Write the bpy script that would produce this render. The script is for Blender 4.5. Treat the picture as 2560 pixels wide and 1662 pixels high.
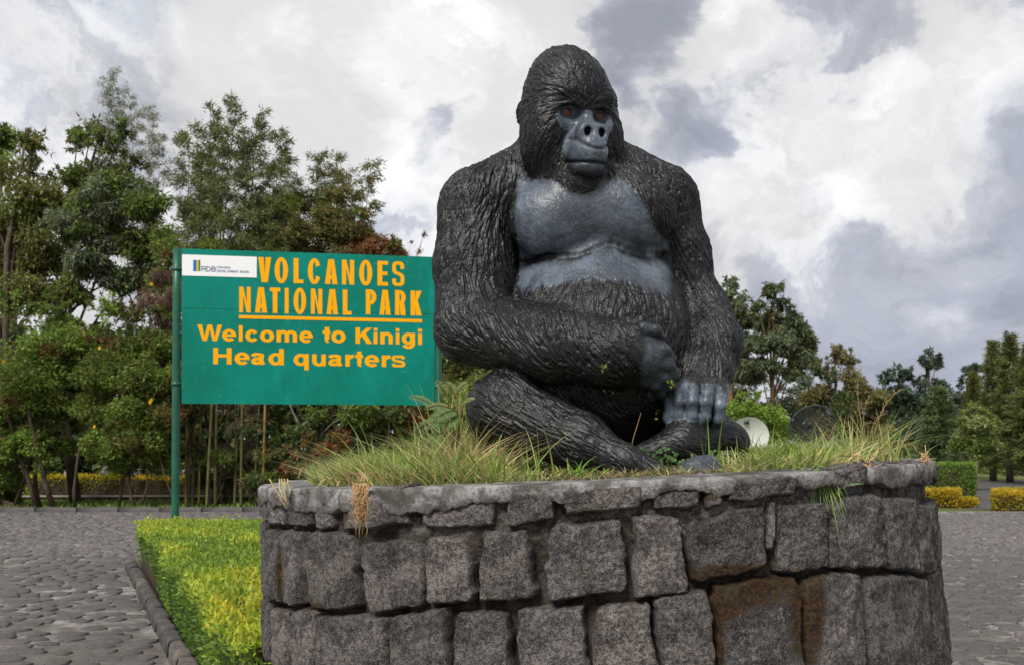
import bpy, math, random
import numpy as np
from mathutils import Vector

for o in list(bpy.data.objects):
    bpy.data.objects.remove(o, do_unlink=True)
scene = bpy.context.scene
COL = scene.collection

# ------------------------------------------------------------------ camera
EYE = 1.5                                   # camera height, metres
cam_data = bpy.data.cameras.new('camera')
cam_data.sensor_width = 36.0
cam_data.lens = 35.33
cam_data.shift_y = 0.1125
cam_data.clip_start = 0.05
cam_data.clip_end = 3000
cam_data.dof.use_dof = True
cam_data.dof.focus_distance = 3.7
cam_data.dof.aperture_fstop = 7.1
cam = bpy.data.objects.new('camera', cam_data)
cam.location = (0, 0, EYE)
cam.rotation_euler = (math.radians(90), 0, 0)
COL.objects.link(cam)
scene.camera = cam

# ------------------------------------------------------------------ sky, sun, exposure
SUN_EL, SUN_AZ = math.radians(46), math.radians(208)     # azimuth clockwise from +Y (behind the camera, a little left)
world = bpy.data.worlds.new('World')
scene.world = world
world.use_nodes = True


def build_sky():
    nt = world.node_tree
    nt.nodes.clear()
    N, L = nt.nodes.new, nt.links.new
    out = N('ShaderNodeOutputWorld')
    bg = N('ShaderNodeBackground')
    L(bg.outputs[0], out.inputs[0])
    tc = N('ShaderNodeTexCoord')
    sky = N('ShaderNodeTexSky')
    sky.sky_type = 'NISHITA'
    sky.sun_disc = False
    sky.sun_elevation = SUN_EL
    sky.sun_rotation = SUN_AZ
    sky.air_density = 1.0
    sky.dust_density = 1.5
    skys = N('ShaderNodeVectorMath'); skys.operation = 'SCALE'
    skys.inputs['Scale'].default_value = 0.105
    L(sky.outputs[0], skys.inputs[0])

    def noise(vec, scale, detail, rough=0.55, dist=0.0, off=(0, 0, 0), st=(1, 1, 1)):
        mp = N('ShaderNodeMapping')
        mp.inputs['Location'].default_value = off
        mp.inputs['Scale'].default_value = st
        L(vec, mp.inputs[0])
        n = N('ShaderNodeTexNoise')
        n.inputs['Scale'].default_value = scale
        n.inputs['Detail'].default_value = detail
        n.inputs['Roughness'].default_value = rough
        n.inputs['Distortion'].default_value = dist
        L(mp.outputs[0], n.inputs['Vector'])
        return n

    def math_(op, a, b=None, clamp=False):
        m = N('ShaderNodeMath'); m.operation = op; m.use_clamp = clamp
        for i, v in enumerate((a, b)):
            if v is None:
                continue
            if isinstance(v, (int, float)):
                m.inputs[i].default_value = v
            else:
                L(v, m.inputs[i])
        return m.outputs[0]

    def ramp(v, lo, hi, a=0.0, b=1.0):
        m = N('ShaderNodeMapRange'); m.interpolation_type = 'SMOOTHSTEP'
        m.inputs[1].default_value = lo; m.inputs[2].default_value = hi
        m.inputs[3].default_value = a; m.inputs[4].default_value = b
        L(v, m.inputs[0])
        return m.outputs[0]

    d = tc.outputs['Generated']
    # warp the direction so that cloud outlines are ragged
    w1 = noise(d, 4.2, 7, 0.62, 0.3, (3.1, 0.7, 1.9), (1, 1, 1.35))
    sub = N('ShaderNodeVectorMath'); sub.operation = 'SUBTRACT'
    L(w1.outputs['Color'], sub.inputs[0]); sub.inputs[1].default_value = (0.5, 0.5, 0.5)
    scl = N('ShaderNodeVectorMath'); scl.operation = 'SCALE'; scl.inputs['Scale'].default_value = 0.24
    L(sub.outputs[0], scl.inputs[0])
    add = N('ShaderNodeVectorMath'); add.operation = 'ADD'
    L(d, add.inputs[0]); L(scl.outputs[0], add.inputs[1])
    nrm = N('ShaderNodeVectorMath'); nrm.operation = 'NORMALIZE'
    L(add.outputs[0], nrm.inputs[0])
    wd = nrm.outputs[0]

    def lobe(az, el, rad, amt):
        """A cloud mass centred at an azimuth / elevation (degrees), radius in degrees."""
        a, e = math.radians(az), math.radians(el)
        v = (math.sin(a) * math.cos(e), math.cos(a) * math.cos(e), math.sin(e))
        dp = N('ShaderNodeVectorMath'); dp.operation = 'DOT_PRODUCT'
        L(wd, dp.inputs[0]); dp.inputs[1].default_value = v
        return ramp(dp.outputs['Value'], math.cos(math.radians(rad)), math.cos(math.radians(rad * 0.25)), 0, amt)

    def total(items, base):
        t = base
        for it in items:
            t = math_('ADD', t, lobe(*it))
        return t

    big = noise(d, 2.1, 6, 0.55, 0.2, (0.6, 5.2, 2.2), (1, 1, 1.5))
    fine = noise(wd, 9.0, 8, 0.62, 0.5, (1.0, 2.0, 7.0), (1, 1, 1.3))
    puff = noise(wd, 5.0, 9, 0.6, 0.0, (4.0, 1.0, 0.3), (1, 1, 1.2))
    # grey undersides of the clouds, everywhere round the sky
    t = math_('ADD', math_('MULTIPLY', math_('SUBTRACT', big.outputs['Fac'], 0.5), 0.9),
              math_('MULTIPLY', math_('SUBTRACT', fine.outputs['Fac'], 0.5), 0.85))
    t = math_('ADD', t, 0.05)
    DARK = [(7.3, 22.3, 3.2, 0.48), (18.5, 24, 6.2, 0.48), (19.5, 18, 3.6, 0.36), (9.5, 17.5, 3, 0.22), (26.5, 23, 4.0, 0.34),
            (26.5, 15, 4.6, 0.36), (-5.3, 18.3, 2.4, 0.62), (-9.5, 18.2, 1.2, 0.35), (-6, 11.8, 3.0, 0.22), (22, 6.5, 9, 0.32), (12, 18, 4, 0.18),
            (17, 13.6, 2.0, 0.3), (-27, 17, 7, 0.10), (-20, 25.5, 9, 0.12), (-27, 24, 6, 0.08), (13, 9, 4, 0.14),
            (70, 25, 22, 0.3), (120, 40, 25, 0.3), (-80, 30, 25, 0.3), (-150, 35, 25, 0.3), (170, 25, 20, 0.25), (10, 65, 20, 0.3)]
    LIGHT = [(12.6, 22.3, 2.8, 0.34), (22.5, 17.5, 6.5, 0.40), (15, 13.5, 6.5, 0.30), (-12, 20, 9, 0.34), (-3, 22, 8, 0.26), (-4, 11, 2.2, 0.2), (12, 8, 2.5, 0.12),
             (-22, 21.6, 2.6, 0.2), (24, 8.0, 1.6, 0.16), (-24, 23.5, 3, 0.12)]
    dark = total(DARK, t)
    light = total(LIGHT, 0.0)
    soft = ramp(math_('SUBTRACT', dark, light), -0.32, 0.58)
    crisp = ramp(math_('ADD', math_('SUBTRACT', dark, light), math_('MULTIPLY', math_('SUBTRACT', puff.outputs['Fac'], 0.5), -0.9)), 0.0, 0.20)
    shade = math_('ADD', math_('MULTIPLY', soft, 0.80), math_('MULTIPLY', crisp, 0.20))
    cr = N('ShaderNodeValToRGB')
    e = cr.color_ramp.elements
    e[0].position = 0.0; e[0].color = (0.735, 0.735, 0.74, 1)
    e[1].position = 1.0; e[1].color = (0.285, 0.305, 0.370, 1)
    k = e.new(0.28); k.color = (0.635, 0.64, 0.66, 1)
    k = e.new(0.62); k.color = (0.455, 0.472, 0.53, 1)
    L(shade, cr.inputs[0])
    # billows inside the bright parts
    bl = ramp(puff.outputs['Fac'], 0.38, 0.61, 0.78, 1.06)
    mulb = N('ShaderNodeVectorMath'); mulb.operation = 'SCALE'
    L(cr.outputs[0], mulb.inputs[0]); L(bl, mulb.inputs['Scale'])
    # blue gaps
    gapn = noise(wd, 2.6, 7, 0.55, 0.3, (9.0, 4.0, 1.0))
    gap = ramp(total([(-21, 24.5, 6.5, 0.28), (30, 12, 5, 0.05), (-60, 45, 20, 0.12), (100, 60, 25, 0.12), (-140, 60, 25, 0.12)],
                     math_('MULTIPLY', gapn.outputs['Fac'], 0.72)), 0.46, 0.68, 0.0, 0.72)
    mix = N('ShaderNodeMix'); mix.data_type = 'RGBA'
    L(gap, mix.inputs[0]); L(mulb.outputs[0], mix.inputs[6]); L(skys.outputs[0], mix.inputs[7])
    L(mix.outputs[2], bg.inputs['Color'])
    bg.inputs['Strength'].default_value = 1.0


build_sky()
sun_data = bpy.data.lights.new('sun', 'SUN')
sun_data.energy = 3.1
sun_data.angle = math.radians(22)
sun_data.color = (1.0, 0.96, 0.90)
sun = bpy.data.objects.new('sun', sun_data)
sd = Vector((math.sin(SUN_AZ) * math.cos(SUN_EL), math.cos(SUN_AZ) * math.cos(SUN_EL), math.sin(SUN_EL)))
sun.rotation_euler = (-sd).to_track_quat('-Z', 'Y').to_euler()
sun.location = (0, -5, 20)
COL.objects.link(sun)
vs = scene.view_settings
vs.view_transform = 'Standard'
vs.look = 'None'
vs.exposure = 0.42
vs.gamma = 1.0
vs.use_curve_mapping = False
scene.cycles.use_denoising = True
scene.cycles.max_bounces = 6
scene.cycles.transparent_max_bounces = 8

# ------------------------------------------------------------------ helpers
FD, CXD, HYD = 2335.0, 1190.0, 1040.0      # focal length, centre column and horizon row of the 2380-wide view
rng = np.random.default_rng(7)


def W(px, py, depth):
    """World point seen at a place of the 2380x1545 view, standing at the given distance in metres."""
    return np.array([(px - CXD) * depth / FD, depth, EYE - (py - HYD) * depth / FD])


def S(px, py, depth):
    """The same from 2560x1662 coordinates."""
    return W(px * 0.9297, py * 0.9297, depth)


def tag(o, label=None, category=None, group=None, kind=None):
    if label: o['label'] = label
    if category: o['category'] = category
    if group: o['group'] = group
    if kind: o['kind'] = kind
    return o


def link(name, me, mat=None, parent=None):
    o = bpy.data.objects.new(name, me)
    COL.objects.link(o)
    if mat is not None and me is not None and not me.materials:
        me.materials.append(mat)
    if parent is not None:
        o.parent = parent
    return o


def empty(name, loc=(0, 0, 0)):
    o = bpy.data.objects.new(name, None)
    o.empty_display_size = 0.2
    COL.objects.link(o)
    o.location = loc
    return o


def mesh_np(name, verts, faces, colors=None, smooth=True, extra=None):
    """Mesh from arrays; faces is an (n,3) or (n,4) array or a list of such arrays."""
    verts = np.asarray(verts, np.float32)
    fl = faces if isinstance(faces, list) else [faces]
    fl = [np.asarray(f, np.int32) for f in fl if len(f)]
    me = bpy.data.meshes.new(name)
    me.vertices.add(len(verts))
    me.vertices.foreach_set('co', verts.ravel())
    loops = np.concatenate([f.ravel() for f in fl])
    sizes = np.concatenate([np.full(len(f), f.shape[1], np.int32) for f in fl])
    starts = np.concatenate([[0], np.cumsum(sizes)[:-1]]).astype(np.int32)
    me.loops.add(len(loops))
    me.loops.foreach_set('vertex_index', loops)
    me.polygons.add(len(sizes))
    me.polygons.foreach_set('loop_start', starts)
    me.update(calc_edges=True)
    if smooth:
        me.polygons.foreach_set('use_smooth', np.ones(len(sizes), bool))
    if colors is not None:
        c = np.ones((len(verts), 4), np.float32)
        c[:, :3] = colors
        a = me.color_attributes.new('col', 'FLOAT_COLOR', 'POINT')
        a.data.foreach_set('color', c.ravel())
    for k, v in (extra or {}).items():
        a = me.attributes.new(k, 'FLOAT', 'POINT')
        a.data.foreach_set('value', np.asarray(v, np.float32))
    me.validate()
    return me


class MB:
    """Collects vertices and faces."""
    def __init__(s):
        s.v, s.f3, s.f4, s.c, s.n = [], [], [], [], 0

    def add(s, v, f3=None, f4=None, col=None):
        v = np.asarray(v, float).reshape(-1, 3)
        if f3 is not None and len(f3): s.f3.append(np.asarray(f3, int) + s.n)
        if f4 is not None and len(f4): s.f4.append(np.asarray(f4, int) + s.n)
        s.v.append(v)
        s.c.append(np.broadcast_to(np.asarray(col if col is not None else (1, 1, 1), float), (len(v), 3)))
        s.n += len(v)

    def box(s, lo, hi, col=None):
        (x0, y0, z0), (x1, y1, z1) = lo, hi
        v = [(x0, y0, z0), (x1, y0, z0), (x1, y1, z0), (x0, y1, z0), (x0, y0, z1), (x1, y0, z1), (x1, y1, z1), (x0, y1, z1)]
        s.add(v, None, [(0, 3, 2, 1), (4, 5, 6, 7), (0, 1, 5, 4), (1, 2, 6, 5), (2, 3, 7, 6), (3, 0, 4, 7)], col)

    def tube(s, pts, rad, n=6, col=None, cap=True):
        pts = np.asarray(pts, float)
        m = len(pts)
        rad = np.broadcast_to(np.asarray(rad, float), (m,))
        t = np.gradient(pts, axis=0)
        t /= np.linalg.norm(t, axis=1, keepdims=True) + 1e-9
        ref = np.array([0.0, 1.0, 0.0]) if abs(t[0][1]) < 0.9 else np.array([1.0, 0, 0])
        a = np.cross(t, ref); a /= np.linalg.norm(a, axis=1, keepdims=True) + 1e-9
        b = np.cross(t, a)
        ang = np.linspace(0, 2 * np.pi, n, endpoint=False)
        v = pts[:, None] + rad[:, None, None] * (np.cos(ang)[None, :, None] * a[:, None] + np.sin(ang)[None, :, None] * b[:, None])
        i = np.arange(m - 1)[:, None] * n
        j = np.arange(n)[None]
        q = np.stack([i + j, i + (j + 1) % n, i + n + (j + 1) % n, i + n + j], -1).reshape(-1, 4)
        if col is not None and np.ndim(col) == 2:
            col = np.repeat(np.asarray(col, float), n, 0)
        vv = v.reshape(-1, 3)
        f3 = []
        if cap:
            c0, c1 = len(vv), len(vv) + 1
            vv = np.vstack([vv, pts[:1], pts[-1:]])
            if col is not None and np.ndim(col) == 2:
                col = np.vstack([col, col[:1], col[-1:]])
            f3 = [(c0, (k + 1) % n, k) for k in range(n)] + [(c1, (m - 1) * n + k, (m - 1) * n + (k + 1) % n) for k in range(n)]
        s.add(vv, f3, q, col)

    def mesh(s, name, smooth=True):
        fs = []
        if s.f3: fs.append(np.concatenate(s.f3))
        if s.f4: fs.append(np.concatenate(s.f4))
        return mesh_np(name, np.concatenate(s.v), fs, np.concatenate(s.c), smooth)

    def build(s, name, mat, parent=None, smooth=True):
        return link(name, s.mesh(name, smooth), mat, parent)


def _hash(ix, iy, iz, seed):
    h = (ix.astype(np.uint32) * np.uint32(374761393) + iy.astype(np.uint32) * np.uint32(668265263)
         + iz.astype(np.uint32) * np.uint32(2246822519) + np.uint32(seed * 3266489917 & 0xffffffff))
    h = (h ^ (h >> np.uint32(13))) * np.uint32(1274126177)
    h = h ^ (h >> np.uint32(16))
    return (h & np.uint32(0xffffff)).astype(np.float32) * np.float32(2.0 / 0xffffff) - np.float32(1)


def vnoise(p, scale=1.0, seed=0):
    """Smooth value noise in -1..1 at points p (n,3)."""
    q = np.asarray(p, np.float32) * np.float32(scale) + np.float32(1000.0)
    i = np.floor(q)
    f = q - i
    i = i.astype(np.int64)
    f = f * f * (3 - 2 * f)
    r = 0
    for dx in (0, 1):
        wx = f[:, 0] if dx else 1 - f[:, 0]
        for dy in (0, 1):
            wy = wx * (f[:, 1] if dy else 1 - f[:, 1])
            for dz in (0, 1):
                r = r + wy * (f[:, 2] if dz else 1 - f[:, 2]) * _hash(i[:, 0] + dx, i[:, 1] + dy, i[:, 2] + dz, seed)
    return r


def fbm(p, scale, octv=4, seed=0, rough=0.5):
    r, a, s = 0, 1.0, 0.0
    for k in range(octv):
        r = r + a * vnoise(p, scale * 2 ** k, seed + k)
        s += a
        a *= rough
    return r / s


def sstep(x, a, b):
    t = np.clip((x - a) / (b - a), 0, 1)
    return t * t * (3 - 2 * t)


# ------------------------------------------------------------------ material helpers
class Mat:
    """A small builder for node materials."""
    def __init__(s, name, rough=0.8, spec=0.3):
        s.m = bpy.data.materials.new(name)
        s.m.use_nodes = True
        s.nt = s.m.node_tree
        s.bsdf = s.nt.nodes['Principled BSDF']
        s.bsdf.inputs['Roughness'].default_value = rough
        s.bsdf.inputs['Specular IOR Level'].default_value = spec
        s.tc = s.nt.nodes.new('ShaderNodeTexCoord')

    def N(s, t): return s.nt.nodes.new(t)
    def L(s, a, b): s.nt.links.new(a, b)

    def noise(s, scale, detail=5, rough=0.6, dist=0.0, coord='Object', st=(1, 1, 1)):
        mp = s.N('ShaderNodeMapping'); mp.inputs['Scale'].default_value = st
        s.L(s.tc.outputs[coord], mp.inputs[0])
        n = s.N('ShaderNodeTexNoise')
        n.inputs['Scale'].default_value = scale
        n.inputs['Detail'].default_value = detail
        n.inputs['Roughness'].default_value = rough
        n.inputs['Distortion'].default_value = dist
        s.L(mp.outputs[0], n.inputs['Vector'])
        return n.outputs['Fac']

    def voronoi(s, scale, coord='Object', feature='F1'):
        n = s.N('ShaderNodeTexVoronoi'); n.feature = feature
        n.inputs['Scale'].default_value = scale
        s.L(s.tc.outputs[coord], n.inputs['Vector'])
        return n.outputs['Distance']

    def ramp(s, v, lo, hi, a=0.0, b=1.0):
        m = s.N('ShaderNodeMapRange'); m.interpolation_type = 'SMOOTHSTEP'
        for i, q in enumerate((lo, hi, a, b)):
            m.inputs[i + 1].default_value = q
        s.L(v, m.inputs[0])
        return m.outputs[0]

    def math(s, op, a, b=None, clamp=False):
        m = s.N('ShaderNodeMath'); m.operation = op; m.use_clamp = clamp
        for i, v in enumerate((a, b)):
            if v is None: continue
            if isinstance(v, (int, float)): m.inputs[i].default_value = v
            else: s.L(v, m.inputs[i])
        return m.outputs[0]

    def attr(s, name, out='Fac'):
        a = s.N('ShaderNodeAttribute'); a.attribute_name = name
        return a.outputs[out]

    def mix(s, f, a, b, mode='MIX'):
        m = s.N('ShaderNodeMix'); m.data_type = 'RGBA'; m.blend_type = mode
        if isinstance(f, (int, float)): m.inputs[0].default_value = f
        else: s.L(f, m.inputs[0])
        for i, v in ((6, a), (7, b)):
            if isinstance(v, (tuple, list)): m.inputs[i].default_value = (*v[:3], 1)
            else: s.L(v, m.inputs[i])
        return m.outputs[2]

    def color(s, v):
        if isinstance(v, (tuple, list)): s.bsdf.inputs['Base Color'].default_value = (*v[:3], 1)
        else: s.L(v, s.bsdf.inputs['Base Color'])
        return s

    def rough(s, v):
        s.L(v, s.bsdf.inputs['Roughness']); return s

    def bump(s, h, strength=0.5, dist=0.01, prev=None):
        b = s.N('ShaderNodeBump')
        b.inputs['Strength'].default_value = strength
        b.inputs['Distance'].default_value = dist
        s.L(h, b.inputs['Height'])
        if prev is not None: s.L(prev, b.inputs['Normal'])
        s.L(b.outputs[0], s.bsdf.inputs['Normal'])
        return b.outputs[0]


def leaf_material(name, trans=0.35, rough=0.55, spec=0.35):
    """Foliage: the leaf's own colour from its colour attribute, thin enough to let some light through."""
    m = Mat(name, rough, spec)
    col = m.attr('col', 'Color')
    n = m.noise(3.0, 3)
    c = m.mix(m.ramp(n, 0.35, 0.65), m.mix(1.0, col, (0.82, 0.84, 0.8), 'MULTIPLY'), m.mix(1.0, col, (1.16, 1.12, 1.1), 'MULTIPLY'))
    m.color(c)
    t = m.N('ShaderNodeBsdfTranslucent')
    m.L(c, t.inputs[0])
    mx = m.N('ShaderNodeMixShader'); mx.inputs[0].default_value = trans
    m.L(m.bsdf.outputs[0], mx.inputs[1]); m.L(t.outputs[0], mx.inputs[2])
    m.L(mx.outputs[0], m.nt.nodes['Material Output'].inputs[0])
    return m.m


M_LEAF = leaf_material('leaf', 0.42)
M_GRASS = leaf_material('grass_blade', 0.3, 0.5, 0.3)
# ------------------------------------------------------------------ ground, paving, kerbs, road
def flat(name, poly, z, mat, parent=None, skirt=0.0):
    n = len(poly)
    v = [(x, y, z) for x, y in poly]
    me = bpy.data.meshes.new(name)
    me.from_pydata(v, [], [tuple(range(n))])
    return link(name, me, mat, parent)


m = Mat('ground_grass', 0.95, 0.15)
n1, n2 = m.noise(0.25, 5), m.noise(6, 5)
c = m.mix(m.ramp(n1, 0.35, 0.65), (0.055, 0.080, 0.022), (0.105, 0.125, 0.035))
c = m.mix(m.ramp(n2, 0.45, 0.7, 0, 0.7), c, (0.075, 0.060, 0.035))
m.color(c); m.bump(n2, 1.0, 0.05)
M_GROUND = m.m
tag(flat('ground', [(-900, -200), (900, -200), (900, 1500), (-900, 1500)], -0.012, M_GROUND), kind='structure')

m = Mat('paving_mortar', 0.95, 0.2)
n0, n1, n2 = m.noise(0.5, 4), m.noise(7, 6, 0.7), m.noise(60, 4)
c = m.mix(m.ramp(n1, 0.41, 0.59), (0.138, 0.125, 0.114), (0.300, 0.280, 0.258))
c = m.mix(m.ramp(n0, 0.44, 0.58, 0, 0.75), c, (0.085, 0.074, 0.064))
c = m.mix(m.ramp(n2, 0.52, 0.64, 0, 0.5), c, (0.07, 0.062, 0.05))
m.color(c); m.bump(m.math('ADD', n1, m.math('MULTIPLY', n2, 0.4)), 0.9, 0.02)
paving = flat('paving', [(-26, -6), (26, -6), (26, 23.9), (-26, 23.6)], 0.0, m.m)
tag(paving, kind='structure')

m = Mat('cobble', 0.85, 0.3)
oi = m.N('ShaderNodeObjectInfo')
n0, n1, n2 = m.noise(2.1, 3, coord='Object'), m.noise(18, 6, 0.7), m.noise(90, 4)
c = m.mix(m.ramp(n1, 0.41, 0.59), (0.050, 0.0495, 0.051), (0.134, 0.130, 0.130))
c = m.mix(m.attr('tint'), c, m.mix(1.0, c, (1.25, 1.20, 1.16), 'MULTIPLY'))
c = m.mix(m.math('MULTIPLY', oi.outputs['Random'], 0.5), c, m.mix(1.0, c, (1.25, 1.12, 1.05), 'MULTIPLY'))
c = m.mix(m.ramp(n2, 0.56, 0.66, 0, 0.7), c, (0.22, 0.205, 0.19))
m.color(c); m.bump(m.math('ADD', n1, m.math('MULTIPLY', n2, 0.4)), 0.8, 0.012)
M_COBBLE = m.m


def cobble_arrays(k):
    r = np.random.default_rng(100 + k)
    n = 10
    a = np.linspace(0, 2 * np.pi, n, endpoint=False) + r.uniform(-0.22, 0.22, n)
    rad = 1 + r.uniform(-0.24, 0.20, n)
    sq = 1 / np.maximum(np.abs(np.cos(a)), np.abs(np.sin(a)))
    rad *= 0.55 + 0.45 * np.minimum(sq, 1.3)
    v = []
    for rr, zz in ((1.0, -0.012), (0.95, 0.008), (0.84, 0.015), (0.42, 0.017)):
        for q in range(n):
            v.append((rr * rad[q] * math.cos(a[q]), rr * rad[q] * math.sin(a[q]), zz + r.uniform(-0.006, 0.006) * (rr < 0.99)))
    v.append((0, 0, 0.017))
    q4 = [(b * n + q, b * n + (q + 1) % n, (b + 1) * n + (q + 1) % n, (b + 1) * n + q) for b in range(3) for q in range(n)]
    q3 = [(3 * n + q, 3 * n + (q + 1) % n, 4 * n) for q in range(n)]
    return np.array(v), np.array(q4), np.array(q3)


CV = [cobble_arrays(k) for k in range(12)]
HL0, HL1 = np.array([-4.80, 12.6]), np.array([-1.70, 5.6])          # the kerb line beside the hedge


def kerb_x(y):
    return HL0[0] + (HL1[0] - HL0[0]) * (y - HL0[1]) / (HL1[1] - HL0[1])


spots = []
r_ = np.random.default_rng(5)
y = 4.6
row = 0
while y < 23.4:
    dy_ = 0.195 * (1 + 0.30 * (y > 12))
    for side in (-1, 1):
        if side < 0:
            xa, xb = -0.515 * y - 1.0, min(kerb_x(y), -4.9 if y > 12.4 else 99) - 0.24
            if y > 12.8: xb = -2.0 - 0.05 * y
        else:
            xa, xb = max(0.385 * y, 1.75), 0.515 * y + 1.0
        x = xa + (row % 2) * 0.13
        while x < xb:
            w_ = r_.choice([0.15, 0.21, 0.27, 0.36]) * r_.uniform(0.85, 1.2) * (1 + 0.15 * (y > 12))
            if r_.uniform() > 0.07:
                spots.append((x + w_ / 2, y + r_.uniform(-0.07, 0.07), w_ / 2 * r_.uniform(0.86, 1.0), dy_ / 2 * r_.uniform(0.70, 1.12), r_.uniform(-0.35, 0.35)))
            x += w_ + r_.uniform(0.0, 0.035) + (0.05 if y < 9 and side < 0 else 0)
    y += dy_
    row += 1
# in view and nearest first: the 300 that show largest are objects of their own
inview = [s_ for s_ in spots if abs(s_[0]) < 0.512 * s_[1] and s_[1] > 6.9 and (s_[0] < 0 or s_[0] > 0.42 * s_[1])]
inview.sort(key=lambda s_: s_[1])
single = set(inview[:300])
cob_me = []
for k, (v, q4, q3) in enumerate(CV):
    me = mesh_np('cobble', v, [q4, q3], None, True, {'tint': np.full(len(v), (k * 0.37) % 1)})
    me.materials.append(M_COBBLE)
    cob_me.append(me)
vs_, f4_, f3_, tn_, base = [], [], [], [], 0
for i_, s_ in enumerate(spots):
    k = i_ % 12
    rz, ln, wd_ = s_[4], s_[2] / 0.98, s_[3] / 0.98
    if s_ in single:
        o = link('cobble', cob_me[k], None, paving)
        o.location = (s_[0], s_[1], 0.0)
        o.rotation_euler = (0, 0, rz)
        o.scale = (ln, wd_, 1.0)
    else:
        v, q4, q3 = CV[k]
        c_, n_ = math.cos(rz), math.sin(rz)
        vv = v * np.array([ln, wd_, 1.0])
        vv = np.stack([vv[:, 0] * c_ - vv[:, 1] * n_ + s_[0], vv[:, 0] * n_ + vv[:, 1] * c_ + s_[1], vv[:, 2]], 1)
        vs_.append(vv); f4_.append(q4 + base); f3_.append(q3 + base); base += len(v)
        tn_.append(np.full(len(v), ((i_ * 7919) % 101) / 101))
o = link('far_cobbles', mesh_np('far_cobbles', np.concatenate(vs_), [np.concatenate(f4_), np.concatenate(f3_)], None, True, {'tint': np.concatenate(tn_)}), M_COBBLE, paving)
tag(o, kind='stuff')

# kerb of rough stones beside the low hedge
m = Mat('kerb_stone', 0.9, 0.25)
n1, n2 = m.noise(9, 6, 0.7), m.noise(70, 4)
c = m.mix(m.ramp(n1, 0.35, 0.65), (0.040, 0.038, 0.038), (0.095, 0.088, 0.082))
oi = m.N('ShaderNodeObjectInfo')
c = m.mix(m.ramp(oi.outputs['Random'], 0.72, 0.80), c, m.mix(1.0, c, (1.6, 1.5, 1.4), 'MULTIPLY'))
m.color(c); m.bump(m.math('ADD', n1, m.math('MULTIPLY', n2, 0.3)), 0.9, 0.02)
M_KERB = m.m
kerb = empty('kerb', (0, 0, 0)); tag(kerb, kind='structure')


def rough_block(name, a, b, w, h, mat, parent, seed, n=8):
    """A block from a to b (plan points), its upper edges worn round."""
    a, b = np.array(a, float), np.array(b, float)
    d = b - a
    L_ = np.linalg.norm(d); d /= L_
    s_ = np.array([-d[1], d[0]])
    prof = [(-0.5, -0.25), (-0.5, 0.70), (-0.43, 0.92), (-0.25, 1.0), (0.25, 1.0), (0.43, 0.93), (0.5, 0.7), (0.5, -0.25)]
    rows = []
    ts = np.linspace(0, 1, n)
    for t in ts:
        en = 1 - 0.10 * (abs(2 * t - 1) ** 8)
        for u_, z_ in prof:
            rows.append((*(a + d * L_ * t + s_ * u_ * w * en), z_ * h * (en if z_ > 0 else 1)))
    p = np.array(rows)
    p += np.stack([fbm(p * 1.0, 7, 3, seed), fbm(p, 7, 3, seed + 1), fbm(p, 7, 3, seed + 2)], 1) * 0.016
    m_ = len(prof)
    i, j = np.meshgrid(np.arange(n - 1), np.arange(m_ - 1), indexing='ij')
    q = np.stack([i * m_ + j, (i + 1) * m_ + j, (i + 1) * m_ + j + 1, i * m_ + j + 1], -1).reshape(-1, 4)
    c0 = p.mean(0)
    f = [q[:, ::-1]]
    me = bpy.data.meshes.new(name)
    faces = [tuple(x) for x in f[0]] + [tuple(range(m_)), tuple(reversed(range((n - 1) * m_, n * m_)))]
    me.from_pydata([tuple(x) for x in (p - c0)], [], faces)
    me.polygons.foreach_set('use_smooth', np.ones(len(faces), bool))
    o = link(name, me, mat, parent)
    o.location = Vector(c0)
    return o


dirk = (HL1 - HL0) / np.linalg.norm(HL1 - HL0)
t_, k = 0.0, 0
Lk = np.linalg.norm(HL1 - HL0)
while t_ < Lk:
    l_ = 0.42 + 0.22 * ((k * 0.618) % 1)
    a_ = HL0 + dirk * t_; b_ = HL0 + dirk * min(t_ + l_, Lk)
    rough_block('kerb_stone', a_, b_, 0.12, 0.13, M_KERB, kerb, k)
    t_ += l_ + 0.018
    k += 1

# far edge of the plaza on the left: kerb, grass verge, low retaining wall
m = Mat('tarmac', 0.92, 0.25)
n1, n2 = m.noise(3, 5), m.noise(120, 3)
m.color(m.mix(m.ramp(n1, 0.35, 0.65), (0.060, 0.056, 0.054), (0.100, 0.093, 0.090))); m.bump(n2, 0.5, 0.01)
M_TARMAC = m.m
far_kerb = empty('far_kerb', (0, 0, 0)); tag(far_kerb, kind='structure')
x = -16.0
k = 0
while x < 1.0:
    rough_block('kerb_stone', (x, 23.75 + 0.012 * x), (x + 0.95, 23.75 + 0.012 * (x + 0.95)), 0.30, 0.11, M_TARMAC, far_kerb, 60 + k, 5)
    x += 0.97
    k += 1
tag(flat('road', [(11.2, 24.6), (60, 24.6), (60, 47.0), (20.4, 47.0)], -0.004, M_TARMAC), kind='structure')
m = Mat('lawn_grass', 0.95, 0.15)
n1 = m.noise(1.2, 5)
m.color(m.mix(m.ramp(n1, 0.35, 0.65), (0.10, 0.135, 0.035), (0.165, 0.180, 0.060))); m.bump(m.noise(20, 3), 1.0, 0.05)
tag(flat('lawn', [(16, 47.0), (80, 47.0), (80, 75), (16, 75)], -0.004, m.m), kind='structure')
# ------------------------------------------------------------------ round stone planter under the statue
WX, WY, WR = 0.327, 4.29, 1.34             # axis and radius of the planter at its rim


def z_top(x):
    return 1.404 + 0.040 * (x - 0.3)


def wall_c(z):
    t = np.clip((1.40 - z) / 0.8, -0.2, 2)
    return WX + 0.042 * t, WR + 0.028 * t


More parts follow.
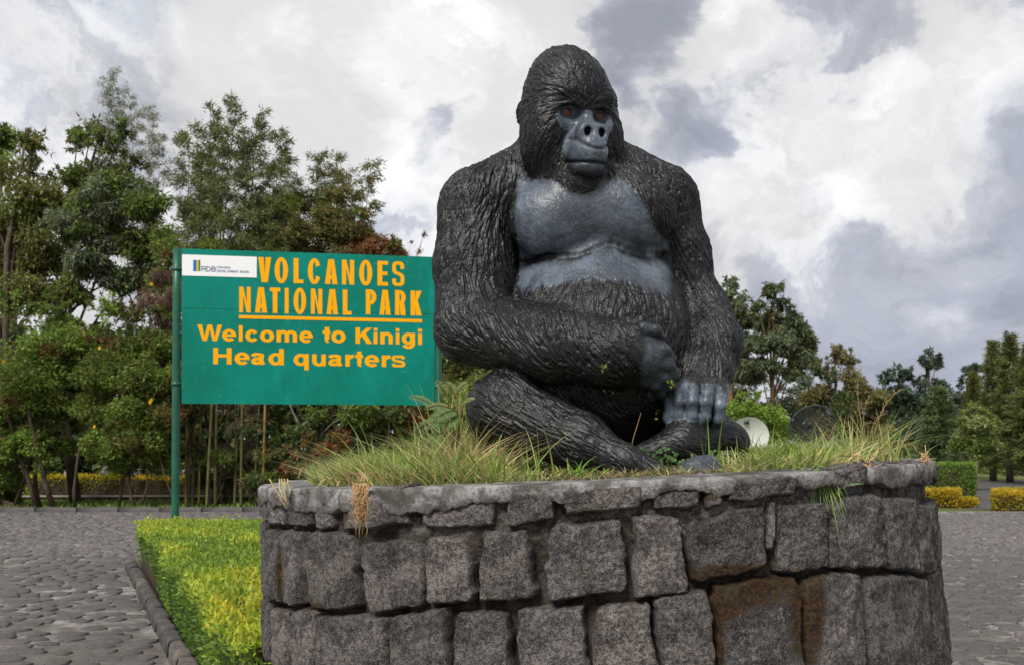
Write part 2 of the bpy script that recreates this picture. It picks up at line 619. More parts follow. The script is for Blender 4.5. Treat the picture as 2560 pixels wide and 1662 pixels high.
def on_wall(sx, sy):
    """Angle and height on the planter's face of a point of the 2560-wide view (angle 0 faces the camera)."""
    dx, dz = (sx - 1280) / 2511.6, (1118.7 - sy) / 2511.6
    z = 1.2
    for _ in range(12):
        cx, r = wall_c(z)
        a = dx * dx + 1
        b = -2 * (dx * cx + WY)
        c = cx * cx + WY * WY - r * r
        disc = max(b * b - 4 * a * c, 0.0)
        t = (-b - math.sqrt(disc)) / (2 * a)
        z = EYE + t * dz
    x, y = t * dx - cx, t - WY
    return math.atan2(x, -y), z


def wp(th, z, out=0.0):
    cx, r = wall_c(np.asarray(z))
    return np.stack([cx + (r + out) * np.sin(th), WY - (r + out) * np.cos(th), np.broadcast_to(z, np.shape(th))], -1)


def stone_material():
    m = Mat('lava_stone', 0.9, 0.25)
    oi = m.N('ShaderNodeObjectInfo')
    n1 = m.noise(9, 6, 0.7)
    n2 = m.noise(70, 6, 0.8)
    n3 = m.noise(230, 3, 0.7)
    v = m.voronoi(120)
    c = m.mix(m.ramp(n1, 0.38, 0.62), (0.088, 0.082, 0.081), (0.255, 0.240, 0.232))
    c = m.mix(m.ramp(n2, 0.41, 0.60), m.mix(1.0, c, (0.48, 0.47, 0.47), 'MULTIPLY'), m.mix(1.0, c, (1.35, 1.33, 1.3), 'MULTIPLY'))
    tint = m.N('ShaderNodeValToRGB')
    e = tint.color_ramp.elements
    e[0].color = (0.84, 0.86, 0.88, 1); e[1].color = (1.10, 1.04, 0.99, 1)
    k = e.new(0.5); k.color = (0.98, 0.95, 0.95, 1)
    m.L(oi.outputs['Random'], tint.inputs[0])
    wn = m.N('ShaderNodeTexWhiteNoise'); wn.noise_dimensions = '1D'; m.L(oi.outputs['Random'], wn.inputs['W'])
    c = m.mix(1.0, c, m.mix(wn.outputs['Value'], (0.74, 0.74, 0.74), (1.32, 1.3, 1.28)), 'MULTIPLY')
    c = m.mix(1.0, c, tint.outputs[0], 'MULTIPLY')
    c = m.mix(m.ramp(n3, 0.555, 0.64, 0, 0.85), c, (0.30, 0.29, 0.28))         # pale mineral specks
    # rusty moss, from its own mask
    c = m.mix(m.ramp(n3, 0.46, 0.38, 0, 0.8), c, (0.030, 0.027, 0.026))
    pv = m.math('MULTIPLY', m.ramp(v, 0.22, 0.12), m.ramp(n1, 0.42, 0.58))
    c = m.mix(pv, c, (0.022, 0.018, 0.016))
    mo = m.math('MULTIPLY', m.attr('moss'), 1.0)
    mm = m.ramp(m.math('ADD', mo, m.math('ADD', m.math('MULTIPLY', m.math('SUBTRACT', n2, 0.5), 2.2), m.math('MULTIPLY', m.math('SUBTRACT', n1, 0.5), 1.6))), 0.36, 0.66, 0.0, 0.92)
    moss = m.mix(m.ramp(n2, 0.42, 0.58), (0.022, 0.010, 0.005), (0.098, 0.048, 0.012))
    moss = m.mix(m.ramp(n1, 0.50, 0.62, 0, 0.6), moss, (0.070, 0.062, 0.016))
    c = m.mix(mm, c, moss)
    li = m.ramp(m.math('ADD', m.attr('lichen'), m.math('MULTIPLY', m.math('SUBTRACT', n2, 0.5), 3.4)), 0.55, 0.68)
    c = m.mix(li, c, (0.42, 0.42, 0.39))
    m.color(c)
    pit = m.ramp(v, 0.10, 0.32, 0.0, 1.0)
    pitm = m.math('MULTIPLY', pit, 1.0)
    h = m.math('ADD', m.math('MULTIPLY', n2, 1.0), m.math('ADD', m.math('MULTIPLY', pitm, 0.35), m.math('MULTIPLY', n3, 0.35)))
    m.bump(h, 1.0, 0.022)
    return m.m


def mortar_material():
    m = Mat('mortar', 0.95, 0.2)
    n1, n2 = m.noise(11, 5, 0.7), m.noise(55, 5, 0.7)
    c = m.mix(m.ramp(n1, 0.40, 0.60), (0.022, 0.016, 0.012), (0.085, 0.072, 0.060))
    c = m.mix(m.ramp(n2, 0.50, 0.72, 0, 0.8), c, (0.062, 0.034, 0.012))
    c = m.mix(m.math('MULTIPLY', m.attr('pointing'), m.ramp(n1, 0.40, 0.56, 0.25, 1.0)), c, m.mix(m.ramp(n2, 0.42, 0.58), (0.075, 0.066, 0.058), (0.200, 0.190, 0.178)))
    m.color(c)
    m.bump(n2, 1.0, 0.02)
    return m.m


def cap_material():
    m = Mat('cement_cap', 0.88, 0.25)
    n0, n1, n2 = m.noise(4, 4, 0.6), m.noise(13, 6, 0.7, 0.4), m.noise(90, 4, 0.65)
    c = m.mix(m.ramp(n1, 0.40, 0.60), (0.105, 0.096, 0.088), (0.30, 0.298, 0.29))
    c = m.mix(m.ramp(n0, 0.44, 0.62), c, m.mix(1.0, c, (0.55, 0.52, 0.50), 'MULTIPLY'))
    c = m.mix(m.ramp(n2, 0.52, 0.68, 0, 0.75), c, (0.075, 0.07, 0.065))
    st = m.noise(16, 5, 0.7, 0.6, st=(1, 1, 0.25))
    c = m.mix(m.ramp(st, 0.56, 0.70, 0, 0.7), c, (0.075, 0.065, 0.055))
    sp = m.N('ShaderNodeSeparateXYZ'); m.L(m.tc.outputs['Object'], sp.inputs[0])
    rust = m.ramp(m.attr('low'), 0.55, 1.0, 0, 0.6)
    c = m.mix(m.math('MULTIPLY', rust, m.ramp(n1, 0.3, 0.6)), c, (0.060, 0.050, 0.042))
    m.color(c)
    b = m.bump(n1, 0.6, 0.02)
    m.bump(n2, 0.9, 0.008, b)
    return m.m


M_STONE, M_MORTAR, M_CAP = stone_material(), mortar_material(), cap_material()
planter = empty('round_planter', (WX, WY, 0))
tag(planter, 'round planter of dark lava stones with grey cement rim under the gorilla statue', 'planter')
PL = np.array([WX, WY, 0.0])

# core of mortar behind the stones
th = np.linspace(-math.pi, math.pi, 361)[:-1]
zz = np.linspace(-0.05, 1.0, 60)
TT, ZZ = np.meshgrid(th, zz, indexing='ij')
ztr = z_top(WX + WR * np.sin(TT)) - 0.012
Zc = -0.05 + (ztr + 0.05) * (ZZ + 0.05) / 1.05
pts = wp(TT.ravel(), Zc.ravel(), 0)
nn = fbm(pts, 9, 4, 3) * 0.022 + fbm(pts, 40, 2, 8) * 0.006
pts = wp(TT.ravel(), Zc.ravel(), -0.040 + 0.024 * sstep(Zc.ravel(), 1.15, 1.23) + nn)
nt_, nz_ = len(th), len(zz)
i, j = np.meshgrid(np.arange(nt_), np.arange(nz_ - 1), indexing='ij')
q = np.stack([i * nz_ + j, ((i + 1) % nt_) * nz_ + j, ((i + 1) % nt_) * nz_ + j + 1, i * nz_ + j + 1], -1).reshape(-1, 4)
link('mortar_core', mesh_np('mortar_core', pts - PL, q, None, True, {'pointing': sstep(Zc.ravel() + 0.03 * fbm(pts, 6, 3, 55), 1.20, 1.27)}), M_MORTAR, planter)

# individual stones: corners (top left, top right, bottom right, bottom left) as they lie on the face
Z4 = lambda x, y: (640 + x / 2.767, 1150 + y / 2.767)
Z5 = lambda x, y: (1500 + x / 2.524, 1050 + y / 2.524)
STONES = []


def stone(fn, *c, bulge=1.0, moss=0.0, lichen=0.0):
    STONES.append(([fn(*p) for p in c], bulge, moss, lichen))


stone(Z4, (215, 255), (425, 255), (432, 455), (245, 462))
stone(Z4, (436, 290), (565, 318), (552, 476), (452, 492), moss=0.15)
stone(Z4, (592, 255), (1062, 215), (1066, 446), (640, 486))
stone(Z4, (1128, 228), (1662, 240), (1672, 455), (1150, 470))
stone(Z4, (1712, 262), (2096, 255), (2075, 420), (1745, 462))
stone(Z4, (2126, 262), (2690, 195), (2680, 340), (2140, 388))
stone(Z5, (300, 470), (630, 455), (625, 552), (330, 566), moss=0.2)
stone(Z5, (650, 450), (770, 440), (760, 540), (655, 560), moss=0.6)
stone(Z5, (785, 425), (1235, 372), (1195, 478), (795, 524))
stone(Z5, (1420, 300), (1655, 272), (1650, 400), (1500, 446))
stone(Z5, (1705, 268), (1886, 285), (1876, 412), (1722, 418))
stone(Z5, (1896, 262), (2000, 258), (1992, 424), (1900, 392))
# second course
stone(Z4, (205, 488), (330, 486), (335, 1020), (222, 1000), moss=0.25)
stone(Z4, (338, 482), (690, 512), (716, 1006), (385, 1046))
stone(Z4, (716, 560), (1166, 552), (1190, 996), (790, 1062), bulge=1.2)
stone(Z4, (1176, 545), (1486, 528), (1524, 972), (1190, 1000))
stone(Z4, (1556, 482), (1888, 470), (1956, 920), (1552, 985), bulge=1.3)
stone(Z4, (2010, 440), (2530, 395), (2600, 905), (2000, 975), bulge=1.2)
stone(Z5, (205, 600), (505, 600), (566, 1085), (222, 1118))
stone(Z5, (535, 640), (1034, 520), (1046, 925), (575, 1030), moss=0.52)
stone(Z5, (1042, 515), (1098, 512), (1094, 800), (1050, 802))
stone(Z5, (1106, 515), (1442, 515), (1444, 935), (1104, 972))
stone(Z5, (1450, 472), (1738, 458), (1812, 930), (1448, 948))
stone(Z5, (1752, 492), (1962, 484), (1974, 948), (1816, 940))
stone(Z5, (1968, 528), (2068, 516), (2092, 955), (1978, 958), lichen=0.35)
# third course
stone(Z4, (262, 1040), (452, 1036), (425, 1520), (262, 1500))
stone(Z4, (458, 1066), (925, 1074), (930, 1560), (428, 1545))
stone(Z4, (944, 1070), (1334, 1030), (1350, 1560), (938, 1560))
stone(Z4, (1372, 1042), (1756, 1048), (1790, 1560), (1362, 1560))
stone(Z4, (1806, 1012), (2266, 1002), (2320, 1560), (1816, 1560))
stone(Z5, (-40, 1172), (322, 1140), (370, 1700), (-60, 1700))
stone(Z5, (338, 1106), (692, 1062), (738, 1700), (380, 1700))
stone(Z5, (712, 1040), (1238, 972), (1310, 1700), (748, 1700), bulge=1.2, moss=0.56, lichen=0.42)
stone(Z5, (1275, 996), (1626, 950), (1686, 1700), (1325, 1700), moss=0.35)
stone(Z5, (1662, 982), (2026, 962), (2104, 1700), (1696, 1700))
for c, *_r in STONES[:9]:
    c[0] = (c[0][0], c[0][1] - 16); c[1] = (c[1][0], c[1][1] - 16)
STN = [([on_wall(*p) for p in c], b, m_, l_) for c, b, m_, l_ in STONES]
# the stones that turn away round both sides of the planter
for side, th0 in ((-1, None), (1, None)):
    for lo_, hi_, edge in ((0, 12, 0), (12, 25, 1), (25, 35, 2)):
        cs = [q_ for q_ in STN[lo_:hi_]]
        if side < 0:
            s0 = min(cs, key=lambda t: t[0][0][0])[0]
            e_t, e_b = s0[0], s0[3]
        else:
            s0 = max(cs, key=lambda t: t[0][1][0])[0]
            e_t, e_b = s0[1], s0[2]
        t_ = (e_t[0] + e_b[0]) / 2 + side * 0.012
        for k_ in range(3):
            wd_ = 0.13 + 0.05 * ((k_ + edge) % 2)
            t2 = t_ + side * wd_
            q4 = [(t_, e_t[1]), (t2, e_t[1] - 0.01), (t2, e_b[1]), (t_, e_b[1])]
            if side < 0:
                q4 = [q4[1], q4[0], q4[3], q4[2]]
            STN.append((q4, 1.0, 0.1, 0.2 if k_ == 0 else 0))
            t_ = t2 + side * 0.014

NG = 34
# where rusty moss and pale lichen grow on the face, as spots of the 2560-wide view: centre, half width, half height, amount
MOSS = [(1810, 1435, 95, 26, 0.85), (1900, 1452, 80, 30, 0.75), (1815, 1510, 40, 70, 0.75), (1880, 1490, 75, 38, 0.6), (2000, 1540, 26, 110, 0.8), (2045, 1500, 26, 80, 0.75), (2040, 1600, 18, 80, 0.5),
        (1470, 1290, 45, 22, 0.8), (1800, 1640, 14, 50, 0.7), (698, 1440, 9, 60, 0.9), (780, 1515, 60, 10, 0.6), (860, 1290, 14, 26, 0.6), (1765, 1235, 30, 16, 0.5), (1750, 1300, 36, 14, 0.35), (1450, 1420, 8, 60, 0.5)]
LICHEN = [(1955, 1535, 34, 22, 0.50), (1900, 1630, 60, 36, 0.42), (1860, 1580, 30, 16, 0.3), (2076, 1380, 8, 40, 0.5), (2290, 1372, 12, 16, 0.6), (890, 1400, 6, 22, 0.5), (1362, 1400, 14, 20, 0.3), (760, 1560, 5, 24, 0.5)]
for si, (c, bulge, moss, lich) in enumerate(STN):
    c = np.array(c)
    c = c + (c - c.mean(0)) * np.array([0.012, 0.03])
    u = np.linspace(-1, 1, NG)
    u = 0.35 * u + 0.65 * np.sin(u * math.pi / 2)
    U, Vv = np.meshgrid(u, u, indexing='ij')
    # pull the corners in: a rounded outline
    f = 0.055 + 0.030 * math.sin(si * 2.3)
    U2 = U * (1 - f * Vv ** 4 * np.abs(U)); V2_ = Vv * (1 - f * U ** 4 * np.abs(Vv))
    s_, t_ = (U2 + 1) / 2, (1 - V2_) / 2
    a = c[0][None, None] * ((1 - s_) * (1 - t_))[..., None] + c[1] * (s_ * (1 - t_))[..., None] + c[2] * (s_ * t_)[..., None] + c[3] * ((1 - s_) * t_)[..., None]
    th_, z_ = a[..., 0].ravel(), a[..., 1].ravel()
    p0 = wp(th_, z_)
    w_ = np.array([fbm(p0, 14, 3, 20), fbm(p0, 14, 3, 21)])
    edge = np.maximum(np.abs(U), np.abs(Vv)).ravel()
    w2_ = np.array([fbm(p0, 45, 3, 24), fbm(p0, 45, 3, 25)])
    th_ = th_ + (w_[0] * 0.011 + w2_[0] * 0.006) * sstep(edge, 0.3, 1)
    z_ = z_ + (w_[1] * 0.014 + w2_[1] * 0.008) * sstep(edge, 0.3, 1)
    wid = abs(c[1][0] - c[0][0]) * WR; hei = abs(c[0][1] - c[3][1])
    dd = np.minimum((1 - np.abs(U)) * wid / 2, (1 - np.abs(Vv)) * hei / 2).ravel()       # distance from the rim
    rr = 0.013
    prof = np.sqrt(np.clip(1 - (1 - np.clip(dd / rr, 0, 1)) ** 2, 0, 1))
    out = -0.065 + prof * (0.080 + 0.004 * bulge) + 0.006 * bulge * (1 - edge ** 2)
    p1 = wp(th_, z_, 0)
    seed = 50 + si
    out = out + prof * (fbm(p1 + si, 7, 3, seed) * 0.016 + fbm(p1, 38, 3, 91) * 0.0085 + fbm(p1, 110, 2, 95) * 0.0050) + 0.006 * math.sin(si * 1.7)
    p = wp(th_, z_, out)
    i, j = np.meshgrid(np.arange(NG - 1), np.arange(NG - 1), indexing='ij')
    q = np.stack([i * NG + j, i * NG + j + 1, (i + 1) * NG + j + 1, (i + 1) * NG + j], -1).reshape(-1, 4)
    gm = np.clip((1 - edge) * 0.2, 0, 1)
    fx, fy = p[:, 0] / p[:, 1] * 2511.6 + 1280, 1118.7 - (p[:, 2] - EYE) / p[:, 1] * 2511.6
    blob = lambda bl: sum(q_[4] * np.exp(-((fx - q_[0]) / q_[2]) ** 2 - ((fy - q_[1]) / q_[3]) ** 2) for q_ in bl)
    ms = np.clip(blob(MOSS) + 0.26 * sstep(edge, 0.86, 1.0) + 0.22 * fbm(p1, 5, 2, 66) + 0.10 * moss, 0, 1)
    lc = np.clip(blob(LICHEN) + 0.3 * lich * 0 + 0.12 * fbm(p1, 6, 2, 31), 0, 1) * 0.9
    cen = p.mean(0)
    me = mesh_np('stone', p - cen, q, None, True, {'moss': ms, 'lichen': lc})
    o = link('stone', me, M_STONE, planter)
    o.location = Vector(cen - PL)

# cement rim: outer face with a broken lower edge, top, inner lip
nth = 1000
th = np.linspace(-math.pi, math.pi, nth, endpoint=False)
ring0 = np.stack([WX + WR * np.sin(th), WY - WR * np.cos(th), np.zeros(nth)], 1)
ze = z_top(ring0[:, 0])
drop = 0.054 + 0.022 * fbm(ring0, 3.2, 3, 4) + 0.026 * fbm(ring0, 20, 5, 6, 0.7)
drop = np.clip(drop + 0.02 * sstep(-th, 0.1, 0.7), 0.022, 0.12)
wob = 0.006 * fbm(ring0, 2.5, 3, 12)
prof = [(-0.035, -1.02), (0.021, -1.0), (0.024, -0.95), (0.025, -0.45), (0.024, -0.16), (0.019, -0.045), (0.006, -0.006), (-0.06, 0.0),
        (-0.12, 0.0), (-0.18, -0.001), (-0.23, -0.005), (-0.25, -0.03), (-0.255, -0.9)]
rows, lows = [], []
for k_, (o_, zf) in enumerate(prof):
    if zf < -0.04 and k_ < 6:
        z_ = ze + zf * drop
    else:
        z_ = ze + zf * 0.12
    p = wp(th, z_, o_ + wob)
    p[:, 2] = z_
    nz3 = fbm(p, 26, 4, 15, 0.65) * 0.0048 + fbm(p, 90, 2, 16) * 0.0026
    p[:, 2] += nz3 * (0.8 if k_ > 5 else 0.2) + (0.004 * fbm(p, 4, 2, 19) if k_ > 5 else 0)
    d_ = p - np.array([WX, WY, 0]); d_[:, 2] = 0
    d_ /= np.linalg.norm(d_, axis=1, keepdims=True)
    p = p + d_ * (nz3 * 1.6)[:, None] * (k_ < 7)
    rows.append(p); lows.append(np.full(nth, max(0.0, -zf) if k_ < 6 else 0.0))
pts = np.concatenate(rows)
m_ = len(prof)
i, j = np.meshgrid(np.arange(m_ - 1), np.arange(nth), indexing='ij')
q = np.stack([i * nth + j, i * nth + (j + 1) % nth, (i + 1) * nth + (j + 1) % nth, (i + 1) * nth + j], -1).reshape(-1, 4)
link('cement_rim', mesh_np('cement_rim', pts - PL, q, None, True, {'low': np.concatenate(lows)}), M_CAP, planter)

# soil inside the rim
def soil_z(x, y):
    p = np.stack([x, y, np.zeros_like(x)], -1)
    r = np.hypot(x - WX, y - WY)
    return z_top(x) - 0.012 + 0.02 * sstep(1.12 - r, 0, 0.3) + 0.012 * fbm(p, 5, 3, 71)


rs = np.linspace(0.0, 1.115, 40)
ths = np.linspace(-math.pi, math.pi, 120, endpoint=False)
R_, T_ = np.meshgrid(rs, ths, indexing='ij')
X_, Y_ = WX + R_ * np.sin(T_), WY - R_ * np.cos(T_)
pts = np.stack([X_.ravel(), Y_.ravel(), soil_z(X_.ravel(), Y_.ravel())], 1)
i, j = np.meshgrid(np.arange(39), np.arange(120), indexing='ij')
q = np.stack([i * 120 + j, i * 120 + (j + 1) % 120, (i + 1) * 120 + (j + 1) % 120, (i + 1) * 120 + j], -1).reshape(-1, 4)
m = Mat('soil', 0.95, 0.2)
n1, n2 = m.noise(12, 5), m.noise(90, 4)
m.color(m.mix(m.ramp(n1, 0.35, 0.65), (0.045, 0.030, 0.020), (0.12, 0.085, 0.055)))
m.bump(n2, 1.0, 0.02)
link('soil_bed', mesh_np('soil_bed', pts - PL, q), m.m, planter)
M_MORTAR_PALE = Mat('pale_coping', 0.9, 0.2).color((0.26, 0.22, 0.18)).m
# ------------------------------------------------------------------ gorilla statue (one continuous sculpted surface)
GD = 4.15                                   # distance of the statue's middle
VOX = 0.0063


def G(px, py, dy=0.0):
    return W(px, py, GD + dy)


def gr(pix, dy=0.0):
    """Pixels of the 2380-wide view to metres at the statue's distance."""
    return pix * (GD + dy) / FD


PSI = math.radians(22)
HC = G(1322, 275, -0.13)
H_R = np.array([math.cos(PSI), math.sin(PSI), 0])
PHI = math.radians(16)                      # the head is bowed a little towards the viewer
H_F = np.array([math.sin(PSI) * math.cos(PHI), -math.cos(PSI) * math.cos(PHI), -math.sin(PHI)])
H_U = np.cross(H_F, H_R)
HM = np.stack([H_R, H_F, H_U])              # rows: right, forward, up of the head


def Hd(a, b, c):
    return HC + a * H_R + b * H_F + c * H_U


PR = []                                     # (group, kind, data, blend, op)


def ell(g, c, r, k=0.04, op='+', R=None):
    PR.append((g, 'e', (np.asarray(c, np.float32), np.asarray(r, np.float32), None if R is None else np.asarray(R, np.float32)), k, op))


def con(g, a, b, ra, rb, k=0.03, op='+'):
    PR.append((g, 'c', (np.asarray(a, np.float32), np.asarray(b, np.float32), ra, rb), k, op))


def hel(a, b, c, r, k=0.03, op='+'):
    ell('head', Hd(a, b, c), r, k, op, HM)


# torso
ell('torso', G(1378, 520, 0.06), (0.35, 0.28, 0.30))
ell('torso', G(1395, 795, -0.075), (0.375, 0.36, 0.32), 0.08)
ell('torso', G(1385, 690, 0.02), (0.34, 0.31, 0.26), 0.10)
ell('torso', G(1372, 950, 0.12), (0.46, 0.38, 0.23), 0.10)
ell('torso', G(1400, 905, -0.03), (0.34, 0.35, 0.24), 0.08)
con('torso', G(1310, 400, 0.08), G(1125, 478, 0.04), 0.185, 0.168, 0.08)
con('torso', G(1350, 400, 0.08), G(1525, 476, 0.05), 0.175, 0.172, 0.08)
con('torso', G(1318, 330, 0.02), G(1338, 450, 0.04), 0.19, 0.24, 0.06)
# breast plates over the belly
ell('pec', G(1296, 512, -0.155), (0.195, 0.135, 0.165), 0.02)
ell('pec', G(1464, 500, -0.150), (0.180, 0.135, 0.150), 0.05)
ell('pec', G(1385, 470, -0.140), (0.230, 0.130, 0.150), 0.07)
# arm on the picture's left, its forearm across the belly
con('arm_a', G(1112, 486, 0.02), G(1104, 620, -0.02), 0.170, 0.162, 0.04)
con('arm_a', G(1104, 620, -0.02), G(1100, 757, -0.10), 0.162, 0.155, 0.05)
con('arm_a', G(1102, 762, -0.12), G(1290, 800, -0.36), 0.150, 0.138, 0.05)
con('arm_a', G(1290, 800, -0.36), G(1420, 822, -0.42), 0.138, 0.120, 0.04)
con('arm_a', G(1420, 822, -0.42), G(1492, 830, -0.43), 0.120, 0.098, 0.04)
KN = [(1543, 816, -0.480), (1551, 848, -0.472), (1541, 875, -0.455), (1523, 895, -0.44)]
for i, (x, y, d) in enumerate(KN):
    con('arm_a', G(1484, 824 + i * 16, -0.43), G(x, y, d), 0.050 - 0.004 * i, 0.029 - 0.002 * i, 0.020)
    r = 0.027 - 0.0018 * i
    con('arm_a', G(x, y, d), G(x + 13, y + 18, d + 0.045), r + 0.001, r, 0.006)
    con('arm_a', G(x + 13, y + 18, d + 0.045), G(x - 2, y + 24, d + 0.10), r, r * 0.9, 0.008)
con('arm_a', G(1462, 788, -0.44), G(1494, 764, -0.49), 0.050, 0.030, 0.02)
con('arm_a', G(1494, 764, -0.49), G(1524, 766, -0.50), 0.028, 0.022, 0.008)
con('arm_a', G(1524, 766, -0.50), G(1538, 783, -0.48), 0.022, 0.018, 0.006)
# arm on the picture's right, leaning on its fist
con('arm_b', G(1530, 484, 0.06), G(1577, 600, 0.05), 0.170, 0.128, 0.05)
con('arm_b', G(1577, 600, 0.05), G(1612, 712, 0.02), 0.128, 0.112, 0.05)
con('arm_b', G(1634, 728, 0.00), G(1654, 800, -0.12), 0.118, 0.116, 0.06)
con('arm_b', G(1654, 800, -0.12), G(1640, 880, -0.25), 0.116, 0.100, 0.05)
con('arm_b', G(1640, 870, -0.25), G(1632, 915, -0.31), 0.102, 0.085, 0.03)
FB = [(1582, 902, 1577, 964, -0.382), (1612, 897, 1608, 966, -0.40), (1645, 899, 1638, 968, -0.395), (1678, 908, 1670, 975, -0.37)]
for i, (x0, y0, x1, y1, d) in enumerate(FB):
    con('arm_b', G(1636, 880, -0.27), G(x0, y0, d + 0.015), 0.060, 0.030, 0.02)
    xm, ym = (x0 + x1) / 2 - 1, (y0 + y1) / 2 + 2
    con('arm_b', G(x0, y0, d + 0.002), G(xm, ym, d - 0.008), 0.0262, 0.0236, 0.003)
    con('arm_b', G(xm, ym, d - 0.008), G(x1, y1, d + 0.006), 0.0246, 0.0222, 0.003)
    ell('arm_b', G(xm, ym - 1, d - 0.016), (0.020, 0.016, 0.013), 0.012)
    ell('arm_b', G(x0, y0 - 2, d - 0.006), (0.019, 0.018, 0.018), 0.010)
    con('arm_b', G(x1, y1, d), G(x1 + 2, y1 - 4, d + 0.07), 0.0245, 0.022, 0.006)
con('arm_b', G(1578, 905, -0.33), G(1557, 935, -0.36), 0.034, 0.023, 0.012)
con('arm_b', G(1557, 935, -0.36), G(1550, 972, -0.36), 0.022, 0.018, 0.008)
# legs: shin in front from knee to ankle, the other folded under the fist
con('leg_a', G(1330, 930, 0.05), G(1178, 950, -0.24), 0.17, 0.145, 0.04)
con('leg_a', G(1176, 953, -0.26), G(1350, 1028, -0.44), 0.146, 0.104, 0.05)
con('leg_a', G(1350, 1028, -0.44), G(1450, 1070, -0.55), 0.104, 0.058, 0.05)
con('leg_a', G(1450, 1070, -0.55), G(1545, 1098, -0.62), 0.058, 0.030, 0.04)
con('foot_a', G(1560, 1102, -0.62), G(1618, 1088, -0.61), 0.02, 0.035, 0.03)
con('foot_a', G(1606, 1092, -0.62), G(1648, 1088, -0.60), 0.030, 0.046, 0.02)
con('foot_a', G(1650, 1090, -0.58), G(1684, 1104, -0.60), 0.042, 0.022, 0.02)
con('foot_a', G(1596, 1104, -0.66), G(1672, 1106, -0.66), 0.020, 0.024, 0.03)
ell('foot_a', G(1634, 1080, -0.60), (0.035, 0.03, 0.018), 0.015)
con('leg_b', G(1560, 960, 0.0), G(1690, 1030, -0.20), 0.13, 0.09, 0.04)
con('leg_b', G(1682, 1022, -0.25), G(1590, 1028, -0.36), 0.075, 0.085, 0.04)
con('leg_b', G(1590, 1028, -0.36), G(1480, 1062, -0.40), 0.080, 0.040, 0.04)
# head
hel(-0.005, -0.025, 0.03, (0.182, 0.205, 0.195))
hel(-0.030, -0.06, 0.138, (0.120, 0.175, 0.135), 0.05)
hel(-0.014, 0.0, 0.085, (0.155, 0.165, 0.16), 0.05)
hel(-0.115, 0.045, -0.085, (0.098, 0.12, 0.155), 0.05)
hel(0.115, 0.045, -0.085, (0.098, 0.12, 0.155), 0.05)
hel(0, 0.085, -0.205, (0.135, 0.13, 0.115), 0.05)
hel(-0.128, 0.082, -0.085, (0.062, 0.072, 0.095), 0.03)
hel(0.128, 0.082, -0.085, (0.062, 0.072, 0.095), 0.03)
hel(0, 0.165, -0.245, (0.088, 0.095, 0.075), 0.03)
con('head', Hd(0, 0.126, 0.088), Hd(0.124, 0.074, 0.080), 0.040, 0.036, 0.03)
con('head', Hd(0, 0.126, 0.088), Hd(-0.124, 0.074, 0.080), 0.040, 0.036, 0.03)
ell('head', Hd(0.066, 0.127, 0.090), (0.058, 0.038, 0.036), 0.02, '+', HM)
ell('head', Hd(-0.066, 0.127, 0.090), (0.058, 0.038, 0.036), 0.02, '+', HM)
hel(0, 0.190, -0.130, (0.073, 0.108, 0.105), 0.025)              # muzzle
hel(0, 0.215, -0.135, (0.068, 0.078, 0.068), 0.03)
con('head', Hd(0, 0.105, 0.035), Hd(0, 0.205, -0.045), 0.024, 0.030, 0.02)
hel(0, 0.222, -0.060, (0.058, 0.045, 0.043), 0.018)               # nose pad
for s_ in (-1, 1):
    hel(s_ * 0.034, 0.232, -0.058, (0.033, 0.034, 0.040), 0.014)
    hel(s_ * 0.066, 0.170, 0.009, (0.046, 0.046, 0.032), 0.015, '-')
    con('head', Hd(s_ * 0.042, 0.120, 0.032), Hd(s_ * 0.098, 0.112, 0.028), 0.012, 0.011, 0.008)
    con('head', Hd(s_ * 0.042, 0.121, -0.005), Hd(s_ * 0.098, 0.113, -0.002), 0.012, 0.011, 0.010)
    hel(s_ * 0.029, 0.274, -0.055, (0.0165, 0.042, 0.020), 0.007, '-')
    hel(s_ * 0.195, -0.035, 0.0, (0.016, 0.028, 0.045), 0.012)    # ear
    hel(s_ * 0.212, -0.025, 0.0, (0.010, 0.016, 0.028), 0.008, '-')
hel(0, 0.218, -0.196, (0.064, 0.072, 0.032), 0.018)               # lower lip


def eval_prim(p, kind, dat):
    if kind == 'e':
        c, r, R = dat
        q = p - c
        if R is not None:
            q = q @ R.T
        k0 = np.sqrt(((q / r) ** 2).sum(1))
        k1 = np.sqrt(((q / (r * r)) ** 2).sum(1)) + 1e-9
        return k0 * (k0 - 1) / k1
    a, b, ra, rb = dat
    ba = b - a
    pa = p - a
    h = np.clip(pa @ ba / float(ba @ ba), 0, 1)
    return np.sqrt(((pa - h[:, None] * ba) ** 2).sum(1)) - (ra + (rb - ra) * h)


GROUPS = ['torso', 'pec', 'arm_a', 'arm_b', 'leg_a', 'foot_a', 'leg_b', 'head']
GK = {'torso': 0.0, 'pec': 0.022, 'arm_a': 0.028, 'arm_b': 0.028, 'leg_a': 0.02, 'foot_a': 0.015, 'leg_b': 0.02, 'head': 0.03}


def smin(a, b, k):
    if k <= 0: return np.minimum(a, b)
    h = np.maximum(k - np.abs(a - b), 0) / k
    return np.minimum(a, b) - h * h * k * 0.25


def group_d(p, g, cull=True):
    d = np.full(len(p), 1.0, np.float32)
    for gg, kind, dat, k, op in PR:
        if gg != g: continue
        if kind == 'e':
            c = dat[0]; R = float(max(dat[1]))
        else:
            c = (dat[0] + dat[1]) / 2; R = float(np.linalg.norm(dat[1] - dat[0]) / 2 + max(dat[2], dat[3]))
        if cull:
            idx = np.nonzero((np.abs(p - c) < R + k + 0.06).all(1))[0]
            if not len(idx): continue
            v = eval_prim(p[idx], kind, dat)
            d[idx] = smin(d[idx], v, k) if op == '+' else -smin(-d[idx], v, k)
        else:
            v = eval_prim(p, kind, dat)
            d = smin(d, v, k) if op == '+' else -smin(-d, v, k)
    return d


